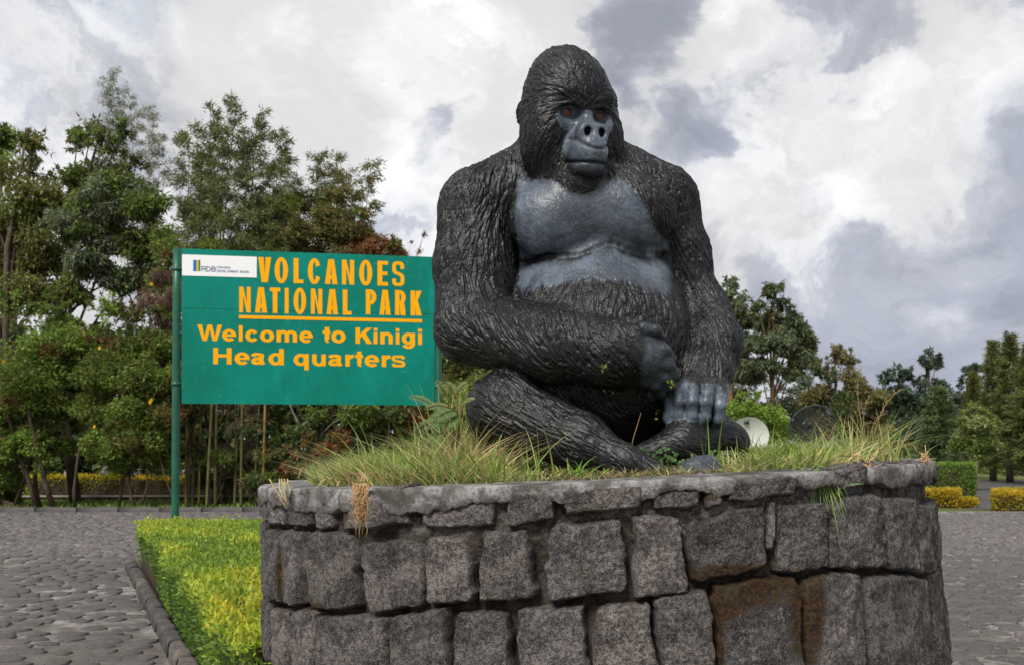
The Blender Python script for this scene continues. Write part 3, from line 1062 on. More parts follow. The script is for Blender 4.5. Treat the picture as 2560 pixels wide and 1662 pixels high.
def sdf(p, cull=True, parts=False):
    d, ds = None, {}
    for g in GROUPS:
        v = group_d(p, g, cull)
        ds[g] = v
        d = v if d is None else smin(d, v, GK[g])
    return (d, ds) if parts else d


def surface_nets(D, lo, h):
    nx, ny, nz = D.shape
    ins = D < 0
    cell = np.zeros((nx - 1) * (ny - 1) * (nz - 1), np.int32)
    acc, quads = [], []

    def cid(i, j, k):
        return (i * (ny - 1) + j) * (nz - 1) + k
    for ax in range(3):
        a = [slice(None)] * 3; b = [slice(None)] * 3
        a[ax] = slice(0, -1); b[ax] = slice(1, None)
        x = np.nonzero(ins[tuple(a)] != ins[tuple(b)])
        I = np.stack(x, 1)
        J = I.copy(); J[:, ax] += 1
        d0 = D[tuple(I.T)]; d1 = D[tuple(J.T)]
        t = d0 / (d0 - d1)
        P = I.astype(np.float32); P[:, ax] += t
        u, v = (ax + 1) % 3, (ax + 2) % 3
        cs = []
        for du, dv in ((1, 1), (0, 1), (0, 0), (1, 0)):
            c = I.copy(); c[:, u] -= du; c[:, v] -= dv
            cs.append(cid(c[:, 0], c[:, 1], c[:, 2]))
        Q = np.stack(cs, 1)
        flip = d0 > 0
        Q[flip] = Q[flip][:, ::-1]
        quads.append(Q)
        for c in cs:
            acc.append((c, P))
    ids = np.concatenate([c for c, _ in acc])
    Ps = np.concatenate([p for _, p in acc])
    cell[ids] = 1
    order = np.cumsum(cell) - 1
    n = int(order[-1]) + 1
    k = order[ids]
    cnt = np.bincount(k, minlength=n)
    V = np.stack([np.bincount(k, Ps[:, i], n) / cnt for i in range(3)], 1)
    return (V * h + lo).astype(np.float32), order[np.concatenate(quads)]


def vert_normals(V, Q):
    a = V[Q[:, 2]] - V[Q[:, 0]]; b = V[Q[:, 3]] - V[Q[:, 1]]
    fn = np.cross(a, b)
    n = np.zeros_like(V)
    for i in range(4):
        for c in range(3):
            n[:, c] += np.bincount(Q[:, i], fn[:, c], len(V))
    return n / (np.linalg.norm(n, axis=1, keepdims=True) + 1e-12)


def lap_smooth(V, Q, it, lam=0.5):
    e = np.concatenate([Q[:, [0, 1]], Q[:, [1, 2]], Q[:, [2, 3]], Q[:, [3, 0]]])
    e = np.concatenate([e, e[:, ::-1]])
    cnt = np.bincount(e[:, 0], minlength=len(V))[:, None]
    for _ in range(it):
        m = np.stack([np.bincount(e[:, 0], V[e[:, 1], c], len(V)) for c in range(3)], 1) / cnt
        V = V + lam * (m - V)
    return V


def subdivide(V, Q, sel):
    """Split the selected quads in four."""
    A, K = Q[sel], Q[~sel]
    n = len(V)
    e = np.stack([A, np.roll(A, -1, 1)], -1).reshape(-1, 2)
    key = np.sort(e, 1)
    key = key[:, 0].astype(np.int64) * n + key[:, 1]
    uk, inv = np.unique(key, return_inverse=True)
    mid = (V[uk // n] + V[uk % n]) / 2
    cen = V[A].mean(1)
    m = inv.reshape(-1, 4) + n
    c = np.arange(len(A)) + n + len(uk)
    Qn = np.concatenate([np.stack([A[:, i], m[:, i], c, m[:, i - 1]], 1) for i in range(4)])
    return np.concatenate([V, mid, cen]).astype(np.float32), np.concatenate([Qn, K])


def build_gorilla():
    import time
    t0 = time.time()
    B = 6
    lo = np.array([-0.40, 3.30, 1.36], np.float32)
    hi = np.array([1.00, 4.72, 3.22], np.float32)
    nb = np.ceil((hi - lo) / (VOX * B)).astype(int)
    n = nb * B
    gx = [lo[i] + (np.arange(nb[i]) * B + (B - 1) / 2) * VOX for i in range(3)]
    C = np.stack(np.meshgrid(*gx, indexing='ij'), -1).reshape(-1, 3).astype(np.float32)
    dc = sdf(C, cull=False)
    D = np.repeat(np.repeat(np.repeat(np.where(dc > 0, 1.0, -1.0).astype(np.float32).reshape(nb), B, 0), B, 1), B, 2)
    keep = np.nonzero(np.abs(dc) < VOX * B * 0.5 * 1.75 * 1.5 + 0.012)[0]
    bi = np.stack(np.unravel_index(keep, nb), 1)
    off = np.stack(np.meshgrid(*[np.arange(B)] * 3, indexing='ij'), -1).reshape(-1, 3)
    for s in range(0, len(bi), 4000):
        I = (bi[s:s + 4000, None] * B + off[None]).reshape(-1, 3)
        P = (lo + I * VOX).astype(np.float32)
        D[tuple(I.T)] = sdf(P)
    V, Q = surface_nets(D, lo, np.float32(VOX))
    V = lap_smooth(V, Q, 1)
    Nn = vert_normals(V, Q)
    view = V - np.array([0.0, 0.0, EYE], np.float32)
    vf = ((Nn * view).sum(1) / np.linalg.norm(view, axis=1) < 0.15)
    V, Q = subdivide(V, Q, vf[Q].any(1))
    V = lap_smooth(V, Q, 2).astype(np.float32)
    Nn = vert_normals(V, Q)
    print('t nets', time.time() - t0)
    d, ds = sdf(V, parts=True)
    # ---- weights of the body regions
    wts = {g: np.exp(-np.clip(ds[g], 0, 1) / 0.012) for g in GROUPS}
    tot = sum(wts.values()) + 1e-9
    L = (V - HC) @ HM.T                              # head coordinates
    ha, hb, hc = L.T
    px = V[:, 0] / V[:, 1] * FD + CXD                # place on the photographed side, to set out the paint
    py = HYD - (V[:, 2] - EYE) / V[:, 1] * FD
    front = V[:, 1] < 4.2
    # ---- flow of the hair
    T = np.zeros_like(V)

    def flow(g, v):
        v = v / (np.linalg.norm(v, axis=-1, keepdims=True) + 1e-9)
        return (wts[g] / tot)[:, None] * v
    down = np.array([0, 0, -1.0])
    ones = np.ones((len(V), 1), np.float32)
    T += flow('torso', ones * np.array([0.05, 0, -1.0])) + flow('pec', ones * np.array([0.4, 0, -1.0]))
    up = sstep(V[:, 2], 1.86, 2.10)[:, None]
    fore = G(1480, 828, -0.43) - G(1100, 762, -0.1)
    fore = fore / np.linalg.norm(fore)
    T += flow('arm_a', up * (down + np.array([-0.15, 0, 0])) + (1 - up) * (fore * 0.9 + down * 0.75))
    up2 = sstep(V[:, 2], 2.0, 2.2)[:, None]
    T += flow('arm_b', up2 * np.array([0.55, 0, -1.0]) + (1 - up2) * np.array([0.10, -0.5, -1.0]))
    sh = G(1530, 1095, -0.6) - G(1176, 953, -0.26)
    T += flow('leg_a', ones * (sh / np.linalg.norm(sh) + 0.45 * down))
    T += flow('foot_a', ones * np.array([1.0, 0, 0])) + flow('leg_b', ones * np.array([1.0, 0.2, -0.15]))
    rad = V - Hd(0, 0.06, 0.055)
    lowf = sstep(hc, 0.02, -0.08)[:, None]
    T += flow('head', (1 - lowf) * (rad - 0.06 * H_F) + lowf * (0.12 * down + 0.35 * (V - Hd(0, 0.2, -0.05))))
    sw = np.stack([vnoise(V, 5.0, 31 + i) for i in range(3)], 1) * 0.45 + np.stack([vnoise(V, 16.0, 41 + i) for i in range(3)], 1) * 0.30
    T = T + sw * (0.25 + 0.75 * (1 - wts['head'] / tot))[:, None]
    T -= Nn * (T * Nn).sum(1, keepdims=True)
    T /= np.linalg.norm(T, axis=1, keepdims=True) + 1e-6
    T = T.astype(np.float32)

    def lic(scale, length, seed, taps=11):
        r = 0
        for s in np.linspace(-1, 1, taps):
            r = r + vnoise(V + T * np.float32(s * length), scale, seed) * (1 - 0.6 * abs(s))
        return r / np.std(r)
    hd = sstep(wts['head'] / tot, 0.4, 0.7)
    l1 = lic(104, 0.040, 3)
    l2 = lic(52, 0.045, 11, 7)
    l3 = lic(150, 0.024, 17, 7)
    l1 = l1 * (1 - hd) + hd * (0.45 * l1 + l3 * 0.9)
    print('t lic', time.time() - t0)
    groove = np.exp(-(l1 / 0.42) ** 2)
    h = -0.0066 * groove + 0.0017 * np.clip(l2, -2, 2) + 0.0012 * l3
    # ---- paint: bare grey skin on face, breast, hands and foot
    nz = fbm(V, 14, 3, 5) * 0.5 + fbm(V, 60, 2, 9) * 0.3
    isH = (wts['head'] / tot) > 0.5
    e1 = 1 - np.sqrt(((np.abs(ha) - 0.062) / 0.062) ** 2 + ((hc + 0.012) / 0.050) ** 2)
    e2 = 1 - np.sqrt((ha / 0.092) ** 2 + ((hc + 0.110) / 0.088) ** 2)
    e3 = 1 - np.sqrt((ha / 0.060) ** 2 + ((hc + 0.04) / 0.07) ** 2)
    e4 = 1 - np.sqrt((ha / 0.072) ** 2 + ((hc + 0.180) / 0.040) ** 2)
    face = np.maximum(np.maximum(e1, e2), np.maximum(e3, e4)) + nz * 0.10
    face = sstep(face, -0.02, 0.10) * (hb > 0.06) * isH
    brow = sstep(hc, 0.034, 0.044)
    face = face * (1 - brow) * (0.95 + 0.2 * nz)
    # breast: between the arms, down to the hair line of the belly
    wT = ((wts['torso'] + wts['pec']) / tot)
    hair_line = 672 - 22 * np.clip((px - 1200) / 180, 0, 1) + 36 * np.clip((px - 1440) / 110, 0, 1) ** 1.5
    bre = sstep(hair_line - py + nz * 26, -8, 10) * front * sstep(wT, 0.35, 0.75)
    side_l = sstep(px + nz * 16, 1196, 1206)
    side_r = sstep(1450 + (py - 400) * 0.62 + nz * 18 - px, -6, 14) * (py < 590) + (py >= 590) * sstep(1560 - px, -6, 14)
    top = sstep(py + nz * 14, 405, 432)
    bre = bre * side_l * side_r * top * (~isH)
    hnd = np.zeros(len(V), np.float32)
    wA, wB = wts['arm_a'] / tot, wts['arm_b'] / tot
    hnd = np.maximum(hnd, sstep(px + nz * 24 - 12 * np.sin((py - 740) / 45), 1478, 1496) * (wA > 0.5) * sstep(py, 745, 752) * (0.36 + 0.3 * nz))
    hnd = np.maximum(hnd, sstep(py + nz * 26 + 0.05 * (1640 - px) + 5 * np.sin(px / 9.0), 882, 906) * (wB > 0.5) * front)
    hnd = np.maximum(hnd, (wts['foot_a'] / tot > 0.5) * sstep(px, 1560, 1580) * 0.8)
    skin = np.clip(np.maximum(np.maximum(face, bre), hnd), 0, 1)
    # ---- relief
    amp = np.ones(len(V), np.float32)
    amp *= 1 - 0.45 * (wts['leg_b'] / tot)
    fing = np.maximum((wts['arm_a'] / tot) * sstep(px, 1470, 1490), (wts['arm_b'] / tot) * sstep(py, 880, 895) * front)
    amp = amp * (1 - 0.9 * np.maximum(skin, fing))
    amp *= np.where(isH, 0.62, 1.0)
    amp *= 1 - 0.35 * (sstep(V[:, 2], 1.80, 1.60))
    low = (0.0035 + 0.010 * (wts['foot_a'] / tot)) * fbm(V, 9, 3, 77) + 0.0014 * fbm(V, 40, 3, 78)
    # wrinkles of the mouth and nose
    mc = -0.166 - 0.9 * ha ** 2 - 0.10 * np.maximum(np.abs(ha) - 0.05, 0)
    mouth = np.exp(-((hc - mc) / 0.0055) ** 2) * (hb > 0.17) * sstep(0.085 - np.abs(ha), 0, 0.01) * isH
    rim = np.exp(-((np.sqrt((np.abs(ha) / 0.078) ** 2 + ((hc + 0.058) / 0.056) ** 2) - 1) / 0.10) ** 2) * (hb > 0.17) * isH * sstep(hc, -0.01, -0.03)
    # cleft under the breast plates
    pl = np.where(px < 1405, 607 - 32 * np.clip((px - 1240) / 165, 0, 1), 572 + 26 * np.clip((px - 1425) / 115, 0, 1) ** 1.3)
    pl = pl + 5 * np.sin(px / 23.0)
    cleft = np.exp(-((py - pl) / 6.5) ** 2) * bre
    V2 = V + Nn * (h * amp + low - 0.010 * mouth - 0.006 * rim - 0.012 * cleft)[:, None]
    dark = np.clip(mouth * 0.9 + 0.55 * rim, 0, 1)
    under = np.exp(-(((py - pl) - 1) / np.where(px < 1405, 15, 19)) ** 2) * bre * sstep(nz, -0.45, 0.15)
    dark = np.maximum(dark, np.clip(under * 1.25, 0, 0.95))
    lower_lip = sstep(mc - 0.004 - hc, 0, 0.006) * isH * sstep(nz + (0.19 + hc) * 12, -0.5, 0.2)
    dark = np.maximum(dark, 0.75 * sstep(-0.178 - hc + nz * 0.02, 0, 0.012) * isH)
    nost = isH * (np.sqrt(((np.abs(ha) - 0.029) / 0.018) ** 2 + ((hc + 0.052) / 0.022) ** 2) < 1) * (hb > 0.13) * (hb < 0.252)
    dark = np.maximum(dark, nost * 1.0)
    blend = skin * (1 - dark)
    tris = np.concatenate([Q[:, [0, 1, 2]], Q[:, [0, 2, 3]]])
    root_loc = G(1370, 1090, 0)
    me = mesh_np('gorilla_statue', V2 - root_loc, Q, None, True, {'skin': blend, 'groove': np.clip(groove * amp, 0, 1), 'lit': np.clip(l2, -2, 2)})
    o = link('gorilla_statue', me, gorilla_paint())
    o.location = root_loc
    tag(o, 'seated black gorilla statue with grey painted face, breast and hands on the round stone planter', 'statue')
    print('gorilla', len(V), len(Q))
    # eyes
    me_eye = bpy.data.meshes.new('eye')
    import bmesh
    bm = bmesh.new()
    bmesh.ops.create_uvsphere(bm, u_segments=28, v_segments=18, radius=0.0255)
    for f in bm.faces: f.smooth = True
    bm.to_mesh(me_eye); bm.free()
    me_eye.materials.append(eye_paint())
    for s_ in (-1, 1):
        e = link('eye', me_eye, None, o)
        e.location = Vector(Hd(s_ * 0.068, 0.117, 0.012) - root_loc)
        e.scale = (1.0, 0.92, 0.86)
        e.rotation_euler = (0, 0, PSI)
        tag(e, 'brown painted eye with dark pupil')
    return o


def gorilla_paint():
    m = Mat('gorilla_paint', 0.42, 0.32)
    skin = m.attr('skin')
    n1 = m.noise(7, 5, 0.65)
    n2 = m.noise(45, 4, 0.6)
    n3 = m.noise(160, 2, 0.5)
    fur = m.mix(m.ramp(n1, 0.40, 0.62), (0.0045, 0.0050, 0.0062), (0.014, 0.0145, 0.0155))
    fur = m.mix(m.math('MULTIPLY', m.ramp(m.attr('groove'), 0.25, 0.9), m.ramp(n2, 0.35, 0.7, 0.15, 0.6)), fur, (0.026, 0.019, 0.014))
    fur = m.mix(m.ramp(n3, 0.60, 0.68, 0, 0.35), fur, (0.10, 0.10, 0.10))
    n0 = m.noise(2.6, 4, 0.6)
    grey = m.mix(m.ramp(n1, 0.40, 0.60), (0.056, 0.072, 0.096), (0.128, 0.156, 0.196))
    grey = m.mix(m.ramp(n0, 0.36, 0.62, 0.65, 0.0), grey, (0.040, 0.045, 0.055))
    grey = m.mix(m.ramp(n2, 0.54, 0.66, 0, 0.6), grey, (0.045, 0.047, 0.053))
    grey = m.mix(m.ramp(n3, 0.60, 0.68, 0, 0.4), grey, (0.25, 0.27, 0.29))
    m.color(m.mix(skin, fur, grey))
    rg = m.ramp(n2, 0.3, 0.7, 0.33, 0.52)
    m.rough(m.math('MULTIPLY', rg, m.math('SUBTRACT', 1.0, m.math('MULTIPLY', skin, 0.25))))
    b = m.bump(n2, 0.5, 0.005)
    m.bump(n3, 0.45, 0.003, b)
    return m.m


def eye_paint():
    m = Mat('eye_paint', 0.15, 0.6)
    # rings round the eye's forward axis (object -Y)
    sp = m.N('ShaderNodeSeparateXYZ')
    m.L(m.tc.outputs['Object'], sp.inputs[0])
    r = m.math('SQRT', m.math('ADD', m.math('POWER', sp.outputs[0], 2), m.math('POWER', sp.outputs[2], 2)))
    c = m.mix(m.ramp(r, 0.0060, 0.0075), (0.008, 0.006, 0.006), (0.17, 0.058, 0.034))
    c = m.mix(m.ramp(r, 0.0195, 0.0225), c, (0.17, 0.15, 0.15))
    m.color(c)
    return m.m


build_gorilla()
# ------------------------------------------------------------------ park sign on two green posts
BL_, BR_ = S(454.5, 1009, 12.3), S(1086.5, 1011, 12.85)
BX = BR_ - BL_; BX[2] = 0
BWID = float(np.linalg.norm(BX)); BX /= BWID
BN = np.array([BX[1], -BX[0], 0])                   # towards the viewer
BZ0, BZ1 = 2.043, 3.935
m = Mat('sign_green', 0.5, 0.14)
n0, n1, n2 = m.noise(0.9, 4), m.noise(5, 5, 0.65, st=(1, 1, 0.4)), m.noise(60, 3)
c = m.mix(m.ramp(n0, 0.35, 0.65), (0.001, 0.150, 0.104), (0.001, 0.200, 0.152))
c = m.mix(m.ramp(n1, 0.52, 0.72, 0, 0.45), c, (0.004, 0.28, 0.24))
c = m.mix(m.ramp(n2, 0.705, 0.72, 0, 0.8), c, (0.45, 0.55, 0.5))
m.color(c); m.bump(n0, 0.15, 0.02)
M_SIGN = m.m
m = Mat('post_green', 0.38, 0.45)
n1 = m.noise(4, 4)
m.color(m.mix(m.ramp(n1, 0.3, 0.7), (0.006, 0.075, 0.042), (0.012, 0.105, 0.060)))
M_POST = m.m
M_YEL = Mat('sign_yellow', 0.5, 0.12).color((0.86, 0.38, 0.0015)).m
M_WHITE = Mat('sign_white', 0.5, 0.3).color((0.80, 0.80, 0.80)).m
M_BLUE = Mat('logo_blue', 0.5, 0.3).color((0.010, 0.055, 0.20)).m
M_LBLUE = Mat('logo_light_blue', 0.5, 0.3).color((0.005, 0.16, 0.45)).m
M_LGREEN = Mat('logo_green', 0.5, 0.3).color((0.05, 0.20, 0.02)).m
M_LYEL = Mat('logo_yellow', 0.5, 0.3).color((0.70, 0.42, 0.01)).m

sign = empty('park_sign', tuple(np.array([*((BL_ + BR_)[:2] / 2), 0.0])))
tag(sign, 'green board on two posts reading Volcanoes National Park in yellow', 'sign')
SROOT = np.array(sign.location)


def bp(u, z, out=0.0):
    """Point on the board: u metres from its left edge, height z."""
    p = BL_ + BX * u + BN * out
    return np.array([p[0], p[1], z]) - SROOT


def slab(name, u0, u1, z0, z1, o0, o1, mat, parent):
    v = [bp(u, z, o_) for o_ in (o0, o1) for u, z in ((u0, z0), (u1, z0), (u1, z1), (u0, z1))]
    me = bpy.data.meshes.new(name)
    me.from_pydata([tuple(x) for x in v], [], [(4, 5, 6, 7), (3, 2, 1, 0), (0, 1, 5, 4), (1, 2, 6, 5), (2, 3, 7, 6), (3, 0, 4, 7)])
    return link(name, me, mat, parent)


def on_board(zx, zy):
    """u and z on the board of a point of the sign close-up."""
    sx, sy = 420 + zx / 3.287, 590 + zy / 3.287
    dx, dz = (sx - 1280) / 2511.6, (1118.7 - sy) / 2511.6
    d = np.array([dx, 1.0, dz]); o_ = np.array([0, 0, EYE])
    t = ((BL_ - o_) @ BN) / (d @ BN)
    p = o_ + d * t
    return float((p - BL_) @ BX), float(p[2])


seam = on_board(300, 597)[1]
p_up = slab('board_panel', 0, BWID, seam + 0.002, BZ1, -0.02, 0.0, M_SIGN, sign)
p_lo = slab('board_panel', 0, BWID, BZ0, seam - 0.002, -0.02, 0.0, M_SIGN, sign)
for z_ in (2.35, seam - 0.025, 3.6):  # the one at the seam is added to stop backlight showing through the gap
    slab('back_rail', -0.02, BWID + 0.02, z_, z_ + 0.05, -0.06, -0.021, M_POST, sign)


# ---- hand-drawn grotesque letters: each is a list of strokes (polygons) in a box w wide, capitals 1 high
def arc_(cx, cy, rx, ry, a0, a1, sv, sh, n=22):
    """Ring segment; rx, ry are the outer radii."""
    t = np.radians(np.linspace(a0, a1, n))
    o_ = np.stack([cx + rx * np.cos(t), cy + ry * np.sin(t)], 1)
    i_ = np.stack([cx + (rx - sv) * np.cos(t), cy + (ry - sh) * np.sin(t)], 1)
    return np.vstack([o_, i_[::-1]])


def ring_(cx, cy, rx, ry, sv, sh):
    return [arc_(cx, cy, rx, ry, -90, 90, sv, sh), arc_(cx, cy, rx, ry, 90, 270, sv, sh)]


def rc_(x0, y0, x1, y1):
    return np.array([(x0, y0), (x1, y0), (x1, y1), (x0, y1)])


def curve_(pts, sv, sh, n=40):
    """Broad-pen stroke along a smooth curve through the points."""
    p = np.array(pts, float)
    t = np.linspace(0, len(p) - 1, n)
    pp = np.vstack([2 * p[0] - p[1], p, 2 * p[-1] - p[-2]])
    i = np.minimum(t.astype(int), len(p) - 2); f = (t - i)[:, None]
    a, b, c_, d = pp[i], pp[i + 1], pp[i + 2], pp[i + 3]
    q = 0.5 * (2 * b + (c_ - a) * f + (2 * a - 5 * b + 4 * c_ - d) * f ** 2 + (3 * b - a - 3 * c_ + d) * f ** 3)
    g = np.gradient(q, axis=0); g /= np.linalg.norm(g, axis=1, keepdims=True)
    nrm = np.stack([-g[:, 1] * sv / 2, g[:, 0] * sh / 2], 1)
    return np.vstack([q + nrm, (q - nrm)[::-1]])


def glyph(ch, w, sv, sh):
    P, X = [], 0.73                                  # X: height of small letters
    A = lambda pts: P.append(np.array(pts, float))
    if ch == 'I': P.append(rc_(0, 0, w, 1))
    elif ch == 'l': P.append(rc_(0, 0, w, 1))
    elif ch == 'i': P += [rc_(0, 0, w, X), rc_(0, 0.82, w, 1)]
    elif ch == 'L': A([(0, 0), (w, 0), (w, sh), (sv, sh), (sv, 1), (0, 1)])
    elif ch == 'E': P += [rc_(0, 0, sv, 1), rc_(sv, 0, w, sh), rc_(sv, 0.5 - sh / 2, w * 0.94, 0.5 + sh / 2), rc_(sv, 1 - sh, w, 1)]
    elif ch == 'T': P += [rc_(0, 1 - sh, w, 1), rc_(w / 2 - sv / 2, 0, w / 2 + sv / 2, 1 - sh)]
    elif ch == 'H': P += [rc_(0, 0, sv, 1), rc_(w - sv, 0, w, 1), rc_(sv, 0.52 - sh / 2, w - sv, 0.52 + sh / 2)]
    elif ch == 'V': A([(0, 1), (sv * 1.12, 1), (w / 2, 0.27), (w - sv * 1.12, 1), (w, 1), (w / 2 + sv * 0.62, 0), (w / 2 - sv * 0.62, 0)])
    elif ch == 'A':
        k = sv * 1.08
        A([(0, 0), (k, 0), (w / 2 + 0.0, 0.80), (w / 2, 1), (w / 2 - sv * 0.60, 1)])
        A([(w, 0), (w / 2 + sv * 0.60, 1), (w / 2, 1), (w / 2, 0.80), (w - k, 0)])
        y0, y1 = 0.20, 0.20 + sh * 1.05
        f = lambda y_: k + (w / 2 - k) * y_ / 0.80
        A([(f(y0), y0), (w - f(y0), y0), (w - f(y1), y1), (f(y1), y1)])
    elif ch == 'N':
        sv = min(sv, w * 0.34)
        A([(0, 0), (0, 1), (sv * 1.05, 1), (w - sv, 0.34), (w - sv, 1), (w, 1), (w, 0), (w - sv * 1.05, 0), (sv, 0.66), (sv, 0)])
    elif ch == 'K':
        P.append(rc_(0, 0, sv, 1))
        A([(sv, 0.34), (sv, 0.60), (w - sv * 1.30, 1), (w - sv * 0.02, 1)])
        A([(w * 0.36, 0.52), (w * 0.58, 0.70), (w, 0), (w - sv * 1.30, 0)])
    elif ch == 'W':
        k, c_ = sv * 1.02, w / 2
        A([(0, 1), (k, 1), (w * 0.285, 0.26), (c_ - k * 0.48, 1), (c_ + k * 0.48, 1), (w * 0.715, 0.26), (w - k, 1), (w, 1),
           (w * 0.765 + k * 0.12, 0), (w * 0.765 - k * 0.78, 0), (c_, 0.70), (w * 0.235 + k * 0.78, 0), (w * 0.235 - k * 0.12, 0)])
    elif ch == 'O': P += ring_(w / 2, 0.5, w / 2, 0.52, sv, sh)
    elif ch == 'C':
        P.append(arc_(w / 2, 0.5, w / 2, 0.52, 28, 332, sv, sh, 34))
    elif ch in 'SsZ':
        h = 1.0 if ch == 'S' else X
        sv, sh = (sv * 0.74, sh * 0.84) if ch == 's' else (sv * 0.80, sh * 0.90)
        a, b = sv * 0.5, sh * 0.5
        P.append(curve_([(w - a, h * 0.70), (w * 0.78, h * 0.92 - b * 0.3), (w * 0.5, h - b), (w * 0.20, h * 0.92 - b * 0.3), (a, h * 0.745), (w * 0.20, h * 0.585),
                         (w * 0.5, h * 0.505), (w * 0.80, h * 0.42), (w - a, h * 0.26), (w * 0.80, h * 0.08 + b * 0.3), (w * 0.5, b), (w * 0.20, h * 0.08 + b * 0.3), (a * 0.95, h * 0.30)], sv, sh, 70))
    elif ch in 'PRDB':
        P.append(rc_(0, 0, sv, 1))
        y0 = {'P': 0.40, 'R': 0.42, 'D': 0.0, 'B': 0.47}[ch]
        def bowl(y0, y1, w_):
            r = min(w_ * 0.55, (y1 - y0) / 2 * 1.0) if ch != 'D' else min(w_ * 0.7, 0.5)
            ry = (y1 - y0) / 2
            P.append(rc_(sv, y1 - sh, w_ - r, y1)); P.append(rc_(sv, y0, w_ - r, y0 + sh))
            P.append(arc_(w_ - r, y0 + ry, r, ry, -90, 90, sv, sh))
        bowl(y0, 1, w * (0.95 if ch == 'B' else 1))
        if ch == 'B': bowl(0, 0.47 + sh * 0.9, w)
        if ch == 'R': A([(w * 0.42, y0 + sh * 0.3), (w * 0.42 + sv * 1.1, y0 + sh * 0.3), (w * 0.96, 0.20), (w, 0), (w - sv * 1.12, 0), (w - sv * 1.25, 0.20)])
    elif ch == 'M':
        A([(0, 0), (0, 1), (sv * 1.25, 1), (w / 2, 0.36), (w - sv * 1.25, 1), (w, 1), (w, 0), (w - sv, 0), (w - sv, 0.62), (w / 2 + sv * 0.4, 0), (w / 2 - sv * 0.4, 0), (sv, 0.62), (sv, 0)])
    elif ch == 'o': P += ring_(w / 2, X / 2, w / 2, X / 2 + 0.02, sv, sh)
    elif ch == 'c': P.append(arc_(w / 2, X / 2, w / 2, X / 2 + 0.02, 34, 326, sv, sh, 34))
    elif ch == 'e':
        P.append(arc_(w / 2, X / 2, w / 2, X / 2 + 0.02, 0, 318, sv, sh, 36))
        P.append(rc_(sv * 0.8, X / 2 - sh * 0.42, w, X / 2 + sh * 0.36))
    elif ch in 'dqg':
        cy = X / 2
        P += ring_(w * 0.48, cy, w * 0.48, X / 2 + 0.015, sv, sh)
        y0, y1 = {'d': (0, 1), 'q': (-0.27, X), 'g': (0.0, X)}[ch]
        P.append(rc_(w - sv, y0, w, y1))
        if ch == 'g': P.append(arc_(w * 0.5, 0.03, w * 0.5, 0.30, 200, 360, sv, sh, 24))
    elif ch in 'nu':
        r = w / 2
        if ch == 'n':
            P += [rc_(0, 0, sv, X), rc_(w - sv, 0, w, X - 0.30), arc_(r, X - 0.32, r, 0.34, 0, 160, sv, sh)]
        else:
            P += [rc_(w - sv, 0, w, X), rc_(0, 0.30, sv, X), arc_(r, 0.32, r, 0.34, 180, 340, sv, sh)]
    elif ch == 'm':
        r = (w + sv) / 4
        P.append(rc_(0, 0, sv, X))
        for k in (0, 1):
            cx = r + k * (2 * r - sv)
            P += [arc_(cx, X - 0.30, r, 0.32, 0, 160, sv, sh), rc_(cx + r - sv, 0, cx + r, X - 0.29)]
    elif ch == 'r':
        P += [rc_(0, 0, sv, X), arc_(w * 1.02, X - 0.36, w * 1.02, 0.38, 95, 165, sv, sh * 1.15)]
    elif ch == 't':
        P += [rc_(w * 0.26, 0.20, w * 0.26 + sv, 0.94), rc_(0, X - sh, w * 0.97, X), arc_(w * 0.26 + w * 0.42, 0.22, w * 0.42, 0.23, 180, 290, sv, sh)]
    elif ch == 'a':
        P.append(curve_([(sv * 0.45, X * 0.70), (w * 0.20, X - sh * 0.62), (w * 0.45, X - sh * 0.5), (w * 0.72, X - sh * 0.75), (w * 0.86 - sv * 0.5, X * 0.62), (w * 0.86 - sv * 0.5, X * 0.30), (w * 0.90 - sv * 0.2, 0.02)], sv, sh, 40))
        P.append(curve_([(w * 0.80, X * 0.56), (w * 0.50, X * 0.52), (w * 0.22, X * 0.44), (sv * 0.5, X * 0.25), (w * 0.22, sh * 0.62), (w * 0.45, sh * 0.55), (w * 0.72, X * 0.24)], sv * 0.95, sh, 44))
    return P


def word(spec, ytop, ybase, mat, parent, sv, sh, out=0.002, name='lettering'):
    """spec: (letter, left, right) columns of the sign close-up; rows of the cap line and base line at the first letter."""
    x_first = spec[0][1]
    zt, zb = on_board(x_first, ytop)[1], on_board(x_first, ybase)[1]
    H = zt - zb
    vs, fs, n = [], [], 0
    k = 0
    for ch, x0, x1 in spec:
        u0, u1 = on_board(x0, ytop)[0], on_board(x1, ytop)[0]
        for pl in glyph(ch, (u1 - u0) / H, sv, sh):
            o_ = out + 0.0003 * (k % 4)
            k += 1
            for a, b in pl:
                vs.append(tuple(bp(u0 + a * H, zb + b * H, o_)))
            fs.append(tuple(range(n, n + len(pl)))); n += len(pl)
    me = bpy.data.meshes.new(name)
    me.from_pydata(vs, [], fs)
    return link(name, me, mat, parent)


def sp_(txt, *xs):
    return [(c_, xs[2 * i], xs[2 * i + 1]) for i, c_ in enumerate(txt)]


def even(txt, x0, x1, gap=0.18):
    """Evenly set small lettering."""
    ws = [{'I': 0.3, ' ': 0.45, 'W': 1.35, 'M': 1.15}.get(c_, 0.85) for c_ in txt]
    tot = sum(ws) + gap * (len(ws) - 1)
    k, x, r = (x1 - x0) / tot, x0, []
    for c_, w_ in zip(txt, ws):
        if c_ != ' ': r.append((c_, x, x + w_ * k))
        x += (w_ + gap) * k
    return r


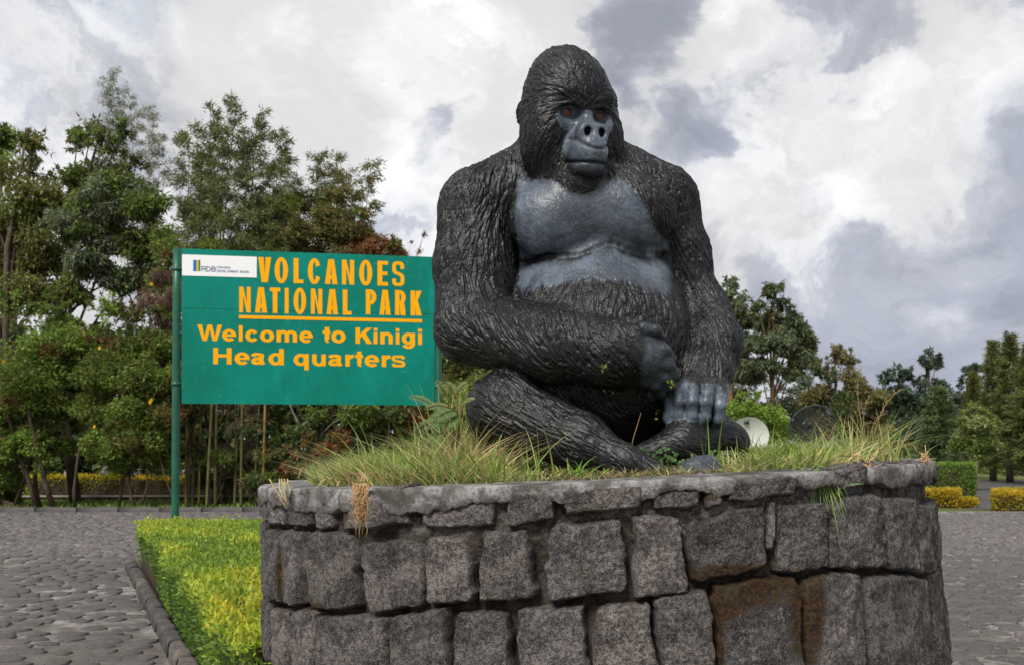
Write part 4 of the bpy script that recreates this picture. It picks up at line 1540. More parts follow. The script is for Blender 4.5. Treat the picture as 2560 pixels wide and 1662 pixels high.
CS, CH = 0.190, 0.145
word(sp_('VOLCANOES', 742, 848, 877, 987, 1033, 1113, 1150, 1257, 1290, 1393, 1430, 1530, 1572, 1678, 1722, 1808, 1843, 1942), 174, 380, M_YEL, p_up, CS, CH)
word(sp_('NATIONAL', 586, 680, 716, 815, 838, 923, 960, 992, 1033, 1135, 1175, 1268, 1303, 1398, 1437, 1508), 418, 627, M_YEL, p_up, CS * 0.94, CH)
word(sp_('PARK', 1626, 1712, 1738, 1830, 1866, 1953, 1994, 2085), 440, 644, M_YEL, p_up, CS * 0.94, CH)
slab('underline', on_board(584, 650)[0], on_board(2088, 676)[0], on_board(584, 677)[1], on_board(584, 650)[1], 0.001, 0.0035, M_YEL, p_lo)
LS, LH = 0.270, 0.182
word(sp_('Welcome', 243, 445, 447, 560, 583, 614, 637, 745, 757, 873, 893, 1062, 1080, 1190), 727, 858, M_YEL, p_lo, LS, LH)
word(sp_('to', 1272, 1335, 1343, 1460), 740, 874, M_YEL, p_lo, LS, LH)
word(sp_('Kinigi', 1542, 1678, 1690, 1722, 1745, 1848, 1872, 1902, 1922, 2030, 2055, 2087), 752, 882, M_YEL, p_lo, LS, LH)
word(sp_('Head', 373, 523, 548, 672, 685, 803, 826, 952), 916, 1050, M_YEL, p_lo, LS * 1.05, LH)
word(sp_('quarters', 1033, 1157, 1185, 1297, 1318, 1438, 1458, 1530, 1537, 1605, 1616, 1735, 1757, 1832, 1838, 1950), 930, 1062, M_YEL, p_lo, LS, LH)
lg = slab('logo_panel', 0.004, on_board(730, 250)[0], on_board(121, 326)[1], on_board(121, 153)[1], 0.001, 0.004, M_WHITE, p_up)
for x0, x1, mt in ((208, 236, M_LBLUE), (236.5, 252, M_LYEL), (252.5, 267, M_LGREEN)):
    slab('logo_bar', on_board(x0, 200)[0], on_board(x1, 200)[0], on_board(x0, 291)[1], on_board(x0, 198)[1], 0.0045, 0.006, mt, p_up)
word(even('RDB', 276, 393, 0.14), 249, 293, M_BLUE, p_up, 0.14, 0.13, 0.006, 'logo_lettering')
slab('logo_rule', on_board(403, 250)[0], on_board(405.5, 250)[0], on_board(403, 300)[1], on_board(403, 248)[1], 0.0045, 0.006, M_BLUE, p_up)
word(even('RWANDA', 412, 515), 250, 268, M_BLUE, p_up, 0.13, 0.12, 0.006, 'logo_lettering')
word(even('DEVELOPMENT BOARD', 412, 668), 280, 299, M_BLUE, p_up, 0.13, 0.12, 0.006, 'logo_lettering')
# posts
for u_, lean in ((-0.058, 0.028), (BWID + 0.05, 0.0)):
    b_ = bp(u_, -0.1, -0.03); t_ = bp(u_, BZ1 + 0.004, -0.03)
    mb = MB()
    k_ = np.linspace(0, 1, 8)[:, None]
    mb.tube(b_ + (t_ - b_) * k_ - np.array([lean, 0, 0]) * (1 - k_), 0.047, 20)
    post = mb.build('post', M_POST, sign)
    for zz in (on_board(80, 270)[1], on_board(80, 1212)[1]):
        mb = MB()
        q_ = bp(u_, zz, -0.03) - np.array([lean, 0, 0]) * (1 - (zz / 3.94))
        mb.tube([q_ + np.array([0, 0, -0.022]), q_ + np.array([0, 0, 0.022])], 0.055, 20)
        e_ = bp(u_ + (0.09 if u_ < 0 else -0.09), zz, -0.03)
        mb.tube([q_, e_], 0.016, 6)
        mb.build('clamp', M_POST, post)
# ------------------------------------------------------------------ plant helpers
def unit(v):
    return v / (np.linalg.norm(v, axis=-1, keepdims=True) + 1e-9)


def leaf_quads(P, D, Nn, ln, wd):
    """Diamond leaves: base P, axis D, face normal N, lengths and widths -> vertices (n,4,3)."""
    S_ = unit(np.cross(D, Nn))
    ln, wd = np.asarray(ln)[:, None], np.asarray(wd)[:, None]
    mid = P + D * ln * 0.45
    return np.stack([P, mid + S_ * wd / 2, P + D * ln + Nn * ln * -0.08, mid - S_ * wd / 2], 1)


def leaf_mesh(name, quads, cols):
    n = len(quads)
    return mesh_np(name, quads.reshape(-1, 3), np.arange(n * 4).reshape(-1, 4), np.repeat(cols, 4, 0), False)


def leaf_mesh3(name, quads, cols):
    """Far foliage: one pointed triangle for each leaf."""
    q = np.stack([quads[:, 1], quads[:, 2], quads[:, 3]], 1)
    q[:, 0] += (quads[:, 0] - (quads[:, 1] + quads[:, 3]) / 2) * 0.6
    q[:, 2] += (quads[:, 0] - (quads[:, 1] + quads[:, 3]) / 2) * 0.6
    n = len(q)
    return mesh_np(name, q.reshape(-1, 3), np.arange(n * 3).reshape(-1, 3), np.repeat(cols, 3, 0), False)


def in_ball(r, n):
    v = unit(r.normal(size=(n, 3)))
    return v * (r.uniform(0, 1, n) ** 0.42)[:, None]


def pal(r, n, cols, jitter=0.18):
    """Leaf colours: picks from a palette, each leaf a little different."""
    c = np.array(cols, float) * 2.15
    k = r.integers(0, len(c), n)
    return np.clip(c[k] * (1 + r.uniform(-jitter, jitter, (n, 1))) * (1 + r.uniform(-0.06, 0.06, (n, 3))), 0.002, 1)


M_BARK = None


def bark(name, a, b, sc=9):
    m = Mat(name, 0.9, 0.2)
    n1, n2 = m.noise(sc, 6, 0.7, 0.5, st=(1, 1, 0.25)), m.noise(40, 4)
    m.color(m.mix(m.ramp(n1, 0.35, 0.65), a, b)); m.bump(m.math('ADD', n1, m.math('MULTIPLY', n2, 0.4)), 0.9, 0.03)
    return m.m


M_BARK = bark('bark_brown', (0.050, 0.036, 0.026), (0.125, 0.095, 0.070))
M_BARK_G = bark('bark_grey', (0.13, 0.12, 0.10), (0.30, 0.28, 0.24))
M_BARK_R = bark('bark_red', (0.15, 0.075, 0.045), (0.30, 0.18, 0.115))
M_TWIG = bark('twig', (0.045, 0.030, 0.020), (0.095, 0.070, 0.050))


def plant(name, label, category, base, lumps, palettes, n, leaf=(0.12, 0.045), bark_m=None, trunk_r=0.10, seed=0, sub=18, subr=0.50,
          droop=0.3, group=None, stems=1, trunk_to=None, flat_=0.8, sparse=0.0, twigs=True, up=0.0, mix_scale=0.9, stem_spread=0.35, stem_n=7):
    """A tree or shrub: lumps are (centre, radius in metres); leaves gather in sub-clumps inside each lump, on real branches."""
    r = np.random.default_rng(seed)
    root = empty(name, tuple(base))
    tag(root, label, category, group)
    B = np.asarray(base, float)
    C = np.array([l[0] for l in lumps]); R = np.array([l[1] for l in lumps])
    n = int(n * 1.9); leaf = (leaf[0] * 0.80, leaf[1] * 0.86)
    sp, sr = [], []
    for c, rad in zip(C, R):
        k = max(5, int(sub * 1.0))
        p = in_ball(r, k) * rad * 0.80
        p[:, 2] *= flat_
        sp.append(c + p); sr.append(rad * subr * r.uniform(0.65, 1.25, k))
    sp, sr = np.concatenate(sp), np.concatenate(sr)
    w = sr ** 2 * r.uniform(1 - sparse, 1.0, len(sr)); w /= w.sum()
    cnt = r.multinomial(n, w)
    idx = np.repeat(np.arange(len(sp)), cnt)
    off = in_ball(r, len(idx))
    off[:, 2] *= 0.72
    P = sp[idx] + off * sr[idx][:, None]
    # feathery shoots that break the outline of each clump
    ns = int(len(P) * 0.24)
    si = r.integers(0, len(sp), max(6, ns // 26))
    so = unit(r.normal(size=(len(si), 3)) * 0.8 + np.array([0, 0, 0.75 - 0.4 * droop]))
    ls = sr[si] * r.uniform(0.9, 1.9, len(si))
    kk = r.integers(0, len(si), ns); tt_ = r.uniform(0.1, 1.0, ns)
    idx[:ns] = si[kk]
    off[:ns] = unit(so[kk] + r.normal(size=(ns, 3)) * 0.6) * 0.8
    P[:ns] = sp[si[kk]] + so[kk] * (ls[kk] * tt_)[:, None] + np.array([0, 0, -0.35]) * (ls[kk] * tt_ ** 2)[:, None] * 0.6 + r.normal(size=(ns, 3)) * (0.045 * ls[kk] * (1.2 - tt_))[:, None]
    D = unit(off * 0.9 + r.normal(size=off.shape) * 0.55 + np.array([0, 0, up - droop]))
    Nn = unit(np.cross(D, r.normal(size=D.shape)) + np.array([0, 0, 0.6]))
    Nn = unit(Nn - D * (Nn * D).sum(1, keepdims=True))
    ln = leaf[0] * r.uniform(0.65, 1.3, len(P)); wd = leaf[1] * r.uniform(0.7, 1.25, len(P))
    # each clump leans to one palette
    nzv = fbm(sp * 1.0, mix_scale, 3, seed + 5) * 1.5 + r.uniform(-0.35, 0.35, len(sp))
    pk = np.clip(((nzv + 1) / 2 * len(palettes)).astype(int), 0, len(palettes) - 1)[idx]
    swap = r.uniform(size=len(pk)) < 0.18
    pk[swap] = r.integers(0, len(palettes), swap.sum())
    cols = np.zeros((len(P), 3))
    for k, pc in enumerate(palettes):
        m_ = pk == k
        cols[m_] = pal(r, m_.sum(), pc)
    cols *= (0.82 + 0.36 * r.uniform(size=len(sp)))[idx][:, None]
    link('crown', leaf_mesh3('crown', leaf_quads(P, D, Nn, ln, wd) - B, cols), M_LEAF, root)
    # trunk and branches
    mb = MB()
    top = C[np.argmax(C[:, 2])] if trunk_to is None else np.asarray(trunk_to, float)
    for s_ in range(stems):
        t = np.linspace(0, 1, stem_n)[:, None]
        b0 = np.zeros(3) if stems == 1 else np.array([r.normal() * stem_spread, r.normal() * stem_spread * 0.5, 0])
        tt = top - B if stems == 1 else C[r.integers(len(C))] - B
        bend = np.array([r.normal(), r.normal(), 0]) * 0.05 * np.linalg.norm(tt)
        pts = b0 + (tt - b0) * t + bend * np.sin(t * math.pi) + r.normal(size=(stem_n, 3)) * trunk_r * 0.25 * (t > 0)
        mb.tube(pts, trunk_r * (1 - 0.82 * t[:, 0]) * (1 if stems == 1 else r.uniform(0.6, 1.1)), 8)
        if s_ == 0: main = pts
    for c, rad in zip(C, R):
        a = main[min(max(1, int(stem_n * (0.35 + 0.5 * r.uniform()))), stem_n - 2)]
        e = c - B
        if e[2] < a[2]: a = main[2]
        mid = (a + e) / 2 + np.array([0, 0, 0.12 * np.linalg.norm(e - a)])
        mb.tube([a, mid, e], [trunk_r * 0.30, trunk_r * 0.17, trunk_r * 0.07], 5)
    link('trunk', mb.mesh('trunk'), bark_m or M_BARK, root)
    if twigs:
        tb = MB()
        for k in range(len(sp)):
            l_ = np.argmin(((C - sp[k]) ** 2).sum(1) / R ** 2)
            tb.tube([C[l_] - B, (C[l_] + sp[k]) / 2 - B + r.normal(size=3) * 0.05 * R[l_], sp[k] + off[k % len(off)] * sr[k] * 0.8 - B], [trunk_r * 0.10 + 0.006, 0.010, 0.005], 3, cap=False)
        tag(link('twigs', tb.mesh('twigs'), M_TWIG, root), kind='stuff')
    return root


def lumps_px(depth, items, dz=0.0, seed=0):
    """(px, py, radius px[, extra depth]) of the 2380-wide view -> lumps."""
    r = np.random.default_rng(seed)
    out = []
    for it in items:
        d = depth + (it[3] if len(it) > 3 else r.uniform(-0.6, 0.6))
        out.append((W(it[0], it[1], d), it[2] * d / FD))
    return out


def bamboo(name, label, base, culms, n_leaf, cols, seed, group=None, leaf=(0.20, 0.026), leafy=(0.35, 1.0), culm_r=0.035, spray=0.75, culm_from=0.0):
    """A clump of bamboo: each culm (foot, tip) arches to its tip, with sprays of narrow leaves off its nodes."""
    r = np.random.default_rng(seed)
    root = empty(name, tuple(base)); tag(root, label, 'bamboo', group)
    B = np.asarray(base, float)
    P, D = [], []
    tw = MB()
    for ci, (f0, tip) in enumerate(culms):
        f0, tip = np.asarray(f0, float), np.asarray(tip, float)
        t = np.linspace(0, 1, 28)[:, None]
        mid = np.array([f0[0] * 0.6 + tip[0] * 0.4, f0[1] * 0.6 + tip[1] * 0.4, f0[2] + (tip[2] - f0[2]) * 0.62])
        pts = (1 - t) ** 2 * f0 + 2 * t * (1 - t) * mid + t ** 2 * tip
        mb = MB()
        rad = culm_r * r.uniform(0.75, 1.15)
        rr = rad * (1 - 0.85 * t[:, 0] ** 1.4)
        # nodes: slight rings
        tt = np.linspace(0, 1, 100)
        pp = np.stack([np.interp(tt, t[:, 0], pts[:, i]) for i in range(3)], 1)
        rn = np.interp(tt, t[:, 0], rr) * np.where(np.arange(100) % 5 == 0, 1.22, 1.0)
        yel = np.array([0.170, 0.125, 0.028]) if r.uniform() < 0.5 else np.array([0.090, 0.088, 0.024])
        cc = np.where((np.arange(100) % 5 == 0)[:, None], yel * 0.55, yel * r.uniform(0.8, 1.2))
        mb.tube(pp - B, rn, 8, cc)
        mb.build('culm', M_CULM, root)
        nb = 54
        for k in range(nb):
            q = leafy[0] + (leafy[1] - leafy[0]) * (k + r.uniform()) / nb
            c0 = np.array([np.interp(q, t[:, 0], pts[:, i]) for i in range(3)])
            lenb = spray * (1.15 - 0.75 * q) * r.uniform(0.6, 1.3)
            az = r.uniform(0, 2 * np.pi)
            dirb = unit(np.array([math.cos(az), math.sin(az) * 0.8, r.uniform(0.35, 1.2)]))
            s = np.linspace(0, 1, 5)[:, None]
            br = c0 + dirb * lenb * s + np.array([0, 0, -0.35 * lenb]) * s ** 2
            tw.tube(br - B, np.linspace(0.008, 0.003, 5), 3, cap=False)
            m_ = max(2, int(2.0 * n_leaf / (nb * len(culms))))
            u_ = r.uniform(0.15, 1.0, m_) ** 0.8
            pb = np.stack([np.interp(u_, s[:, 0], br[:, i]) for i in range(3)], 1) + r.normal(size=(m_, 3)) * 0.035 * (1 + lenb)
            P.append(pb)
            D.append(unit(dirb * 0.7 + r.normal(size=(m_, 3)) * 0.5 + np.array([0, 0, -0.45])))
    P, D = np.concatenate(P), np.concatenate(D)
    Nn = unit(np.cross(D, r.normal(size=D.shape)))
    ln = leaf[0] * r.uniform(0.6, 1.3, len(P)); wd = leaf[1] * r.uniform(0.7, 1.2, len(P))
    link('foliage', leaf_mesh3('foliage', leaf_quads(P, D, Nn, ln, wd) - B, pal(r, len(P), cols, 0.25)), M_LEAF, root)
    tag(link('twigs', tw.mesh('twigs'), M_TWIG, root), kind='stuff')
    return root


m = Mat('bamboo_culm', 0.45, 0.4)
m.color(m.attr('col', 'Color'))
M_CULM = m.m

GREEN_D = [(0.030, 0.050, 0.016), (0.040, 0.062, 0.020), (0.048, 0.068, 0.030)]
GREEN_M = [(0.066, 0.096, 0.018), (0.082, 0.112, 0.024), (0.055, 0.076, 0.018)]
GREEN_L = [(0.100, 0.155, 0.025), (0.120, 0.175, 0.030), (0.085, 0.130, 0.024)]
OLIVE = [(0.082, 0.080, 0.024), (0.100, 0.092, 0.030), (0.064, 0.068, 0.022)]
RUST = [(0.110, 0.045, 0.020), (0.085, 0.038, 0.018), (0.130, 0.062, 0.024)]
BROWN = [(0.070, 0.045, 0.030), (0.090, 0.060, 0.040), (0.055, 0.038, 0.028)]
GREYG = [(0.085, 0.100, 0.062), (0.070, 0.085, 0.048), (0.105, 0.115, 0.080)]


def gpos(px, depth):
    p = W(px, HYD, depth)
    return np.array([p[0], depth, 0.0])


# ------------------------------------------------------------------ left bank of trees and shrubs
plant('broadleaf_tree', 'olive green broadleaf tree at the left edge of the picture', 'tree', gpos(40, 28.6),
      lumps_px(28.6, [(75, 330, 42), (70, 400, 62), (20, 420, 70), (-60, 440, 80), (95, 470, 62), (30, 520, 85), (-50, 560, 90), (90, 580, 75), (20, 640, 85), (80, 680, 70), (-50, 690, 80)], seed=1),
      [GREEN_M, OLIVE, OLIVE, GREEN_L], 26000, (0.20, 0.072), trunk_r=0.16, seed=11, sub=16, droop=0.5, group='trees behind the park sign', trunk_to=W(60, 330, 28.6))
plant('broadleaf_tree', 'dark green broadleaf tree with bare gaps below, under the tallest feathery bamboo', 'tree', gpos(176, 27.4),
      lumps_px(27.4, [(212, 312, 36), (285, 305, 30), (180, 330, 28), (240, 350, 62), (300, 400, 62), (195, 420, 60), (265, 450, 78), (335, 480, 52), (180, 520, 60), (260, 545, 62), (330, 575, 55), (200, 610, 50), (270, 650, 42), (345, 640, 45), (170, 680, 50)], seed=2),
      [GREEN_D, GREYG, GREEN_M, OLIVE], 27000, (0.20, 0.072), trunk_r=0.17, seed=12, sub=18, subr=0.46, droop=0.55, sparse=0.4, group='trees behind the park sign', trunk_to=W(225, 330, 27.4))
plant('round_tree', 'small dark round treetop in the far upper left corner', 'tree', gpos(-10, 44),
      lumps_px(44, [(-5, 320, 28), (12, 312, 20), (-20, 340, 30), (15, 335, 20), (-10, 370, 34)], seed=3), [GREEN_D, GREEN_M], 2500, (0.28, 0.12), trunk_r=0.16, seed=13, group='trees behind the park sign', trunk_to=W(-5, 330, 44))
bamboo('feathery_bamboo', 'tallest feathery grey bamboo standing against the sky behind the dark tree', gpos(320, 30.5),
       [(gpos(335, 30.5), W(248, 165, 30.5)), (gpos(345, 30.7), W(300, 215, 30.7)), (gpos(350, 30.3), W(345, 250, 30.3)), (gpos(330, 30.6), W(262, 215, 30.6)), (gpos(355, 30.6), W(372, 320, 30.6))], 9500, [(0.13, 0.14, 0.10), (0.16, 0.165, 0.12), (0.11, 0.12, 0.08)], 21,
       'bamboo behind the park sign', (0.12, 0.022), (0.50, 1.0), 0.020, 0.95)
b4 = [(432, 440, 310), (462, 490, 262), (480, 550, 238), (500, 520, 300), (545, 600, 268), (560, 575, 330), (590, 655, 312), (448, 470, 350), (610, 640, 380)]
bamboo('bamboo_clump', 'bamboo clump with yellow culms below the sign board and leafy tops above it', gpos(520, 25.4),
       [(gpos(a, 25.4 + 0.3 * math.sin(k * 2.1)), W(b, c, 25.6 + 0.4 * math.cos(k * 1.7))) for k, (a, b, c) in enumerate(b4)], 21000, OLIVE + GREEN_M + GREYG, 22,
       'bamboo behind the park sign', (0.15, 0.030), (0.42, 1.0), 0.036, 1.05)
bamboo('slender_bamboo', 'slender bamboo tops rising above the right half of the sign', gpos(760, 26.6),
       [(gpos(700, 26.6), W(742, 352, 26.6)), (gpos(730, 26.8), W(782, 372, 26.8)), (gpos(770, 26.4), W(812, 400, 26.4)), (gpos(810, 26.6), W(862, 382, 26.6)), (gpos(690, 26.5), W(700, 420, 26.5))], 8000, OLIVE + GREEN_M + RUST[:1], 23,
       'bamboo behind the park sign', (0.15, 0.028), (0.5, 1.0), 0.030, 0.85)
plant('rusty_shrub', 'tall green and rust shrub whose top shows above the logo end of the sign', 'shrub', gpos(520, 26.0),
      lumps_px(26.0, [(380, 570, 50), (440, 520, 48), (500, 500, 48), (560, 510, 52), (620, 500, 50), (665, 480, 44), (420, 600, 55), (500, 590, 60), (580, 590, 60), (650, 580, 60), (400, 660, 50), (480, 690, 60), (570, 690, 65), (650, 690, 60), (380, 560, 35)], seed=4),
      [OLIVE, GREEN_M, GREEN_L, RUST], 26000, (0.135, 0.062), trunk_r=0.07, seed=14, sub=16, droop=0.1, group='shrubs behind the park sign', stems=4, bark_m=M_TWIG, mix_scale=1.3)
plant('rusty_shrub', 'rust brown and green shrub arching over the right half of the sign top', 'shrub', gpos(770, 25.8),
      lumps_px(25.8, [(715, 480, 42), (760, 455, 40), (800, 460, 40), (840, 500, 36), (700, 540, 55), (770, 530, 60), (830, 550, 48), (870, 580, 36), (910, 575, 24), (930, 600, 22), (720, 620, 60), (800, 620, 62), (870, 640, 50), (770, 700, 60), (860, 700, 60)], seed=5),
      [GREEN_M, OLIVE, OLIVE, RUST, RUST], 22000, (0.130, 0.060), trunk_r=0.07, seed=15, sub=15, droop=0.1, sparse=0.5, group='shrubs behind the park sign', stems=3, bark_m=M_TWIG, mix_scale=1.5)
# bare arching twigs at its right end
mb = MB()
r_ = np.random.default_rng(8)
ar = plant('arching_sprig', 'bare arching sprig with a few leaves right of the sign top', 'twig', gpos(900, 25.6),
           lumps_px(25.6, [(955, 560, 14), (985, 548, 9), (940, 590, 14), (975, 585, 9), (920, 610, 18)], seed=6), [OLIVE, RUST], 260, (0.09, 0.04), trunk_r=0.03, seed=16, sub=5, group=None, bark_m=M_TWIG, trunk_to=W(985, 548, 25.6))
plant('flowering_shrub', 'large green and rust shrub with yellow flowers, lowest at the left edge', 'shrub', gpos(85, 25.2),
      lumps_px(25.2, [(30, 720, 60), (110, 730, 55), (-40, 760, 70), (40, 800, 72), (130, 800, 70), (-30, 860, 75), (70, 880, 78), (170, 850, 55), (20, 950, 75), (110, 950, 62), (-50, 960, 70), (10, 1040, 62), (75, 1030, 48), (-50, 1060, 62), (20, 1110, 42), (-40, 1130, 45), (150, 770, 45), (140, 1040, 35), (-20, 1160, 34), (30, 1155, 26), (100, 1080, 24)], seed=7),
      [GREEN_D, GREEN_M, GREEN_L, GREEN_M, RUST], 34000, (0.135, 0.062), trunk_r=0.075, seed=17, sub=16, droop=0.05, group='flowering shrubs beside the plaza', stems=7, bark_m=M_TWIG, mix_scale=0.8, stem_spread=0.4, up=0.15)
plant('flowering_shrub', 'green shrub with rust patches and yellow flowers beside the left sign post', 'shrub', gpos(300, 25.0),
      lumps_px(25.0, [(250, 720, 48), (320, 740, 50), (385, 720, 42), (230, 790, 55), (300, 810, 62), (370, 800, 50), (250, 870, 62), (330, 880, 65), (395, 880, 40), (220, 950, 55), (300, 960, 62), (370, 960, 52), (250, 1030, 48), (330, 1030, 52), (385, 1030, 40), (290, 1075, 34), (215, 1040, 34), (360, 1080, 28), (395, 1085, 26)], seed=8),
      [RUST, GREEN_M, GREEN_M, GREEN_L, OLIVE, RUST], 33000, (0.135, 0.062), trunk_r=0.06, seed=18, sub=16, droop=0.05, group='flowering shrubs beside the plaza', stems=4, bark_m=M_TWIG, mix_scale=1.0, up=0.15)
plant('dry_creeper', 'mass of dry brown creeper twigs hanging beside the left sign post', 'creeper', gpos(385, 24.7),
      lumps_px(24.7, [(365, 660, 34), (395, 690, 36), (345, 700, 30), (385, 740, 34), (390, 790, 28), (400, 830, 20), (370, 640, 26)], seed=9),
      [BROWN, BROWN, RUST], 5200, (0.16, 0.016), trunk_r=0.03, seed=19, sub=14, droop=0.9, group=None, stems=2, bark_m=M_TWIG)
plant('leafy_shrub', 'dark green shrub with pale leaning stems below the right half of the sign', 'shrub', gpos(760, 25.6),
      lumps_px(25.6, [(650, 970, 45), (700, 1000, 45), (640, 1040, 45), (690, 1070, 45), (760, 960, 50), (830, 960, 50), (900, 970, 50), (980, 960, 50), (760, 1040, 55), (850, 1050, 55), (940, 1050, 55), (650, 1120, 42), (740, 1120, 50), (720, 900, 60), (840, 880, 60), (950, 880, 60), (1000, 1040, 50)], seed=10),
      [RUST, GREEN_D, GREEN_M, GREEN_M, GREEN_L], 27000, (0.14, 0.068), trunk_r=0.075, seed=20, sub=15, group='shrubs behind the park sign', stems=1, bark_m=M_BARK_G, trunk_to=W(655, 900, 25.4))
plant('leafy_shrub', 'bright green shrub showing between the sign and the gorilla', 'shrub', gpos(1060, 26.0),
      lumps_px(26.0, [(1045, 830, 40), (1085, 850, 45), (1050, 900, 45), (1095, 920, 50), (1040, 960, 40), (1080, 790, 30), (1120, 900, 50), (1060, 1000, 50)], seed=11),
      [GREEN_M, GREEN_L, OLIVE], 10000, (0.14, 0.065), trunk_r=0.06, seed=24, sub=15, group='shrubs behind the park sign', stems=2, bark_m=M_TWIG)



plant('bamboo_thicket', 'dark olive leafy undergrowth among the yellow bamboo culms below the sign', 'bamboo', gpos(520, 25.9),
      lumps_px(25.9, [(440, 970, 34), (490, 990, 36), (540, 980, 38), (590, 990, 38), (450, 1040, 34), (510, 1060, 36), (570, 1050, 38), (620, 1060, 34), (470, 1110, 30), (540, 1120, 34), (600, 1120, 34), (530, 930, 40), (450, 920, 40), (600, 930, 40)], seed=12),
      [OLIVE, GREEN_D, BROWN, GREEN_M], 11000, (0.20, 0.035), trunk_r=0.03, seed=25, sub=14, droop=0.5, stems=5, bark_m=M_TWIG)
# dark thicket that closes the view behind the bank
r = np.random.default_rng(77)
n_ = 35000
X_ = r.uniform(-17, 6.6, n_); Y_ = r.uniform(29.5, 32.5, n_) + np.where(X_ > 2, 6.0, 0)
hz = np.where(X_ > 2, 3.2, 5.2) + 1.6 * fbm(np.stack([X_, Y_ * 0, Y_ * 0], 1), 0.35, 3, 4)
Z_ = hz * r.uniform(0, 1, n_) ** 0.8
P = np.stack([X_, Y_, Z_], 1)
D = unit(r.normal(size=(n_, 3)) + np.array([0, -0.5, 0.1]))
Nn = unit(np.cross(D, r.normal(size=D.shape)))
o = link('undergrowth', leaf_mesh('undergrowth', leaf_quads(P, D, Nn, 0.40 * r.uniform(0.6, 1.3, n_), 0.20 * r.uniform(0.7, 1.3, n_)), pal(r, n_, GREEN_D + OLIVE[:1])), M_LEAF)
tag(o, 'dark thicket closing the view behind the shrubs on the left', 'undergrowth', kind='stuff')

# yellow flowers on the shrubs
me_f = None
mb = MB()
for k in range(5):
    a = k * 2 * math.pi / 5
    c_, s_ = math.cos(a), math.sin(a)
    mb.add([(0, 0, 0), (c_ * 0.05 - s_ * 0.03, -0.02, s_ * 0.05 + c_ * 0.03), (c_ * 0.085, -0.012, s_ * 0.085), (c_ * 0.05 + s_ * 0.03, -0.02, s_ * 0.05 - c_ * 0.03)], None, [(0, 1, 2, 3)], (0.80, 0.52, 0.012))
me_f = mb.mesh('yellow_flower', False)
me_f.materials.append(M_LEAF)
FL = [(10, 840, 'leaves at the left edge, upper of two'), (4, 878, 'leaves at the left edge, lower of two'), (352, 660, 'top of the dry creeper'), (405, 640, 'twigs beside the upper part of the left sign post'), (232, 808, 'upper middle of the shrub left of the post'),
      (353, 928, 'shrub level with the board bottom, upper of a pair'), (349, 934, 'shrub level with the board bottom, lower of a pair'), (220, 990, 'shade above the tree trunk'), (250, 1040, 'shrub right of the tree trunk, lowest of all')]
for px, py, wh in FL:
    d = 24.35
    o = link('yellow_flower', me_f)
    o.location = Vector(W(px, py, d))
    o.rotation_euler = (0.3 * math.sin(px), px, 0.4 * math.cos(py))
    o.scale = (0.65,) * 3
    tag(o, 'small yellow flower in the ' + wh, 'flower', 'yellow flowers on the shrubs')

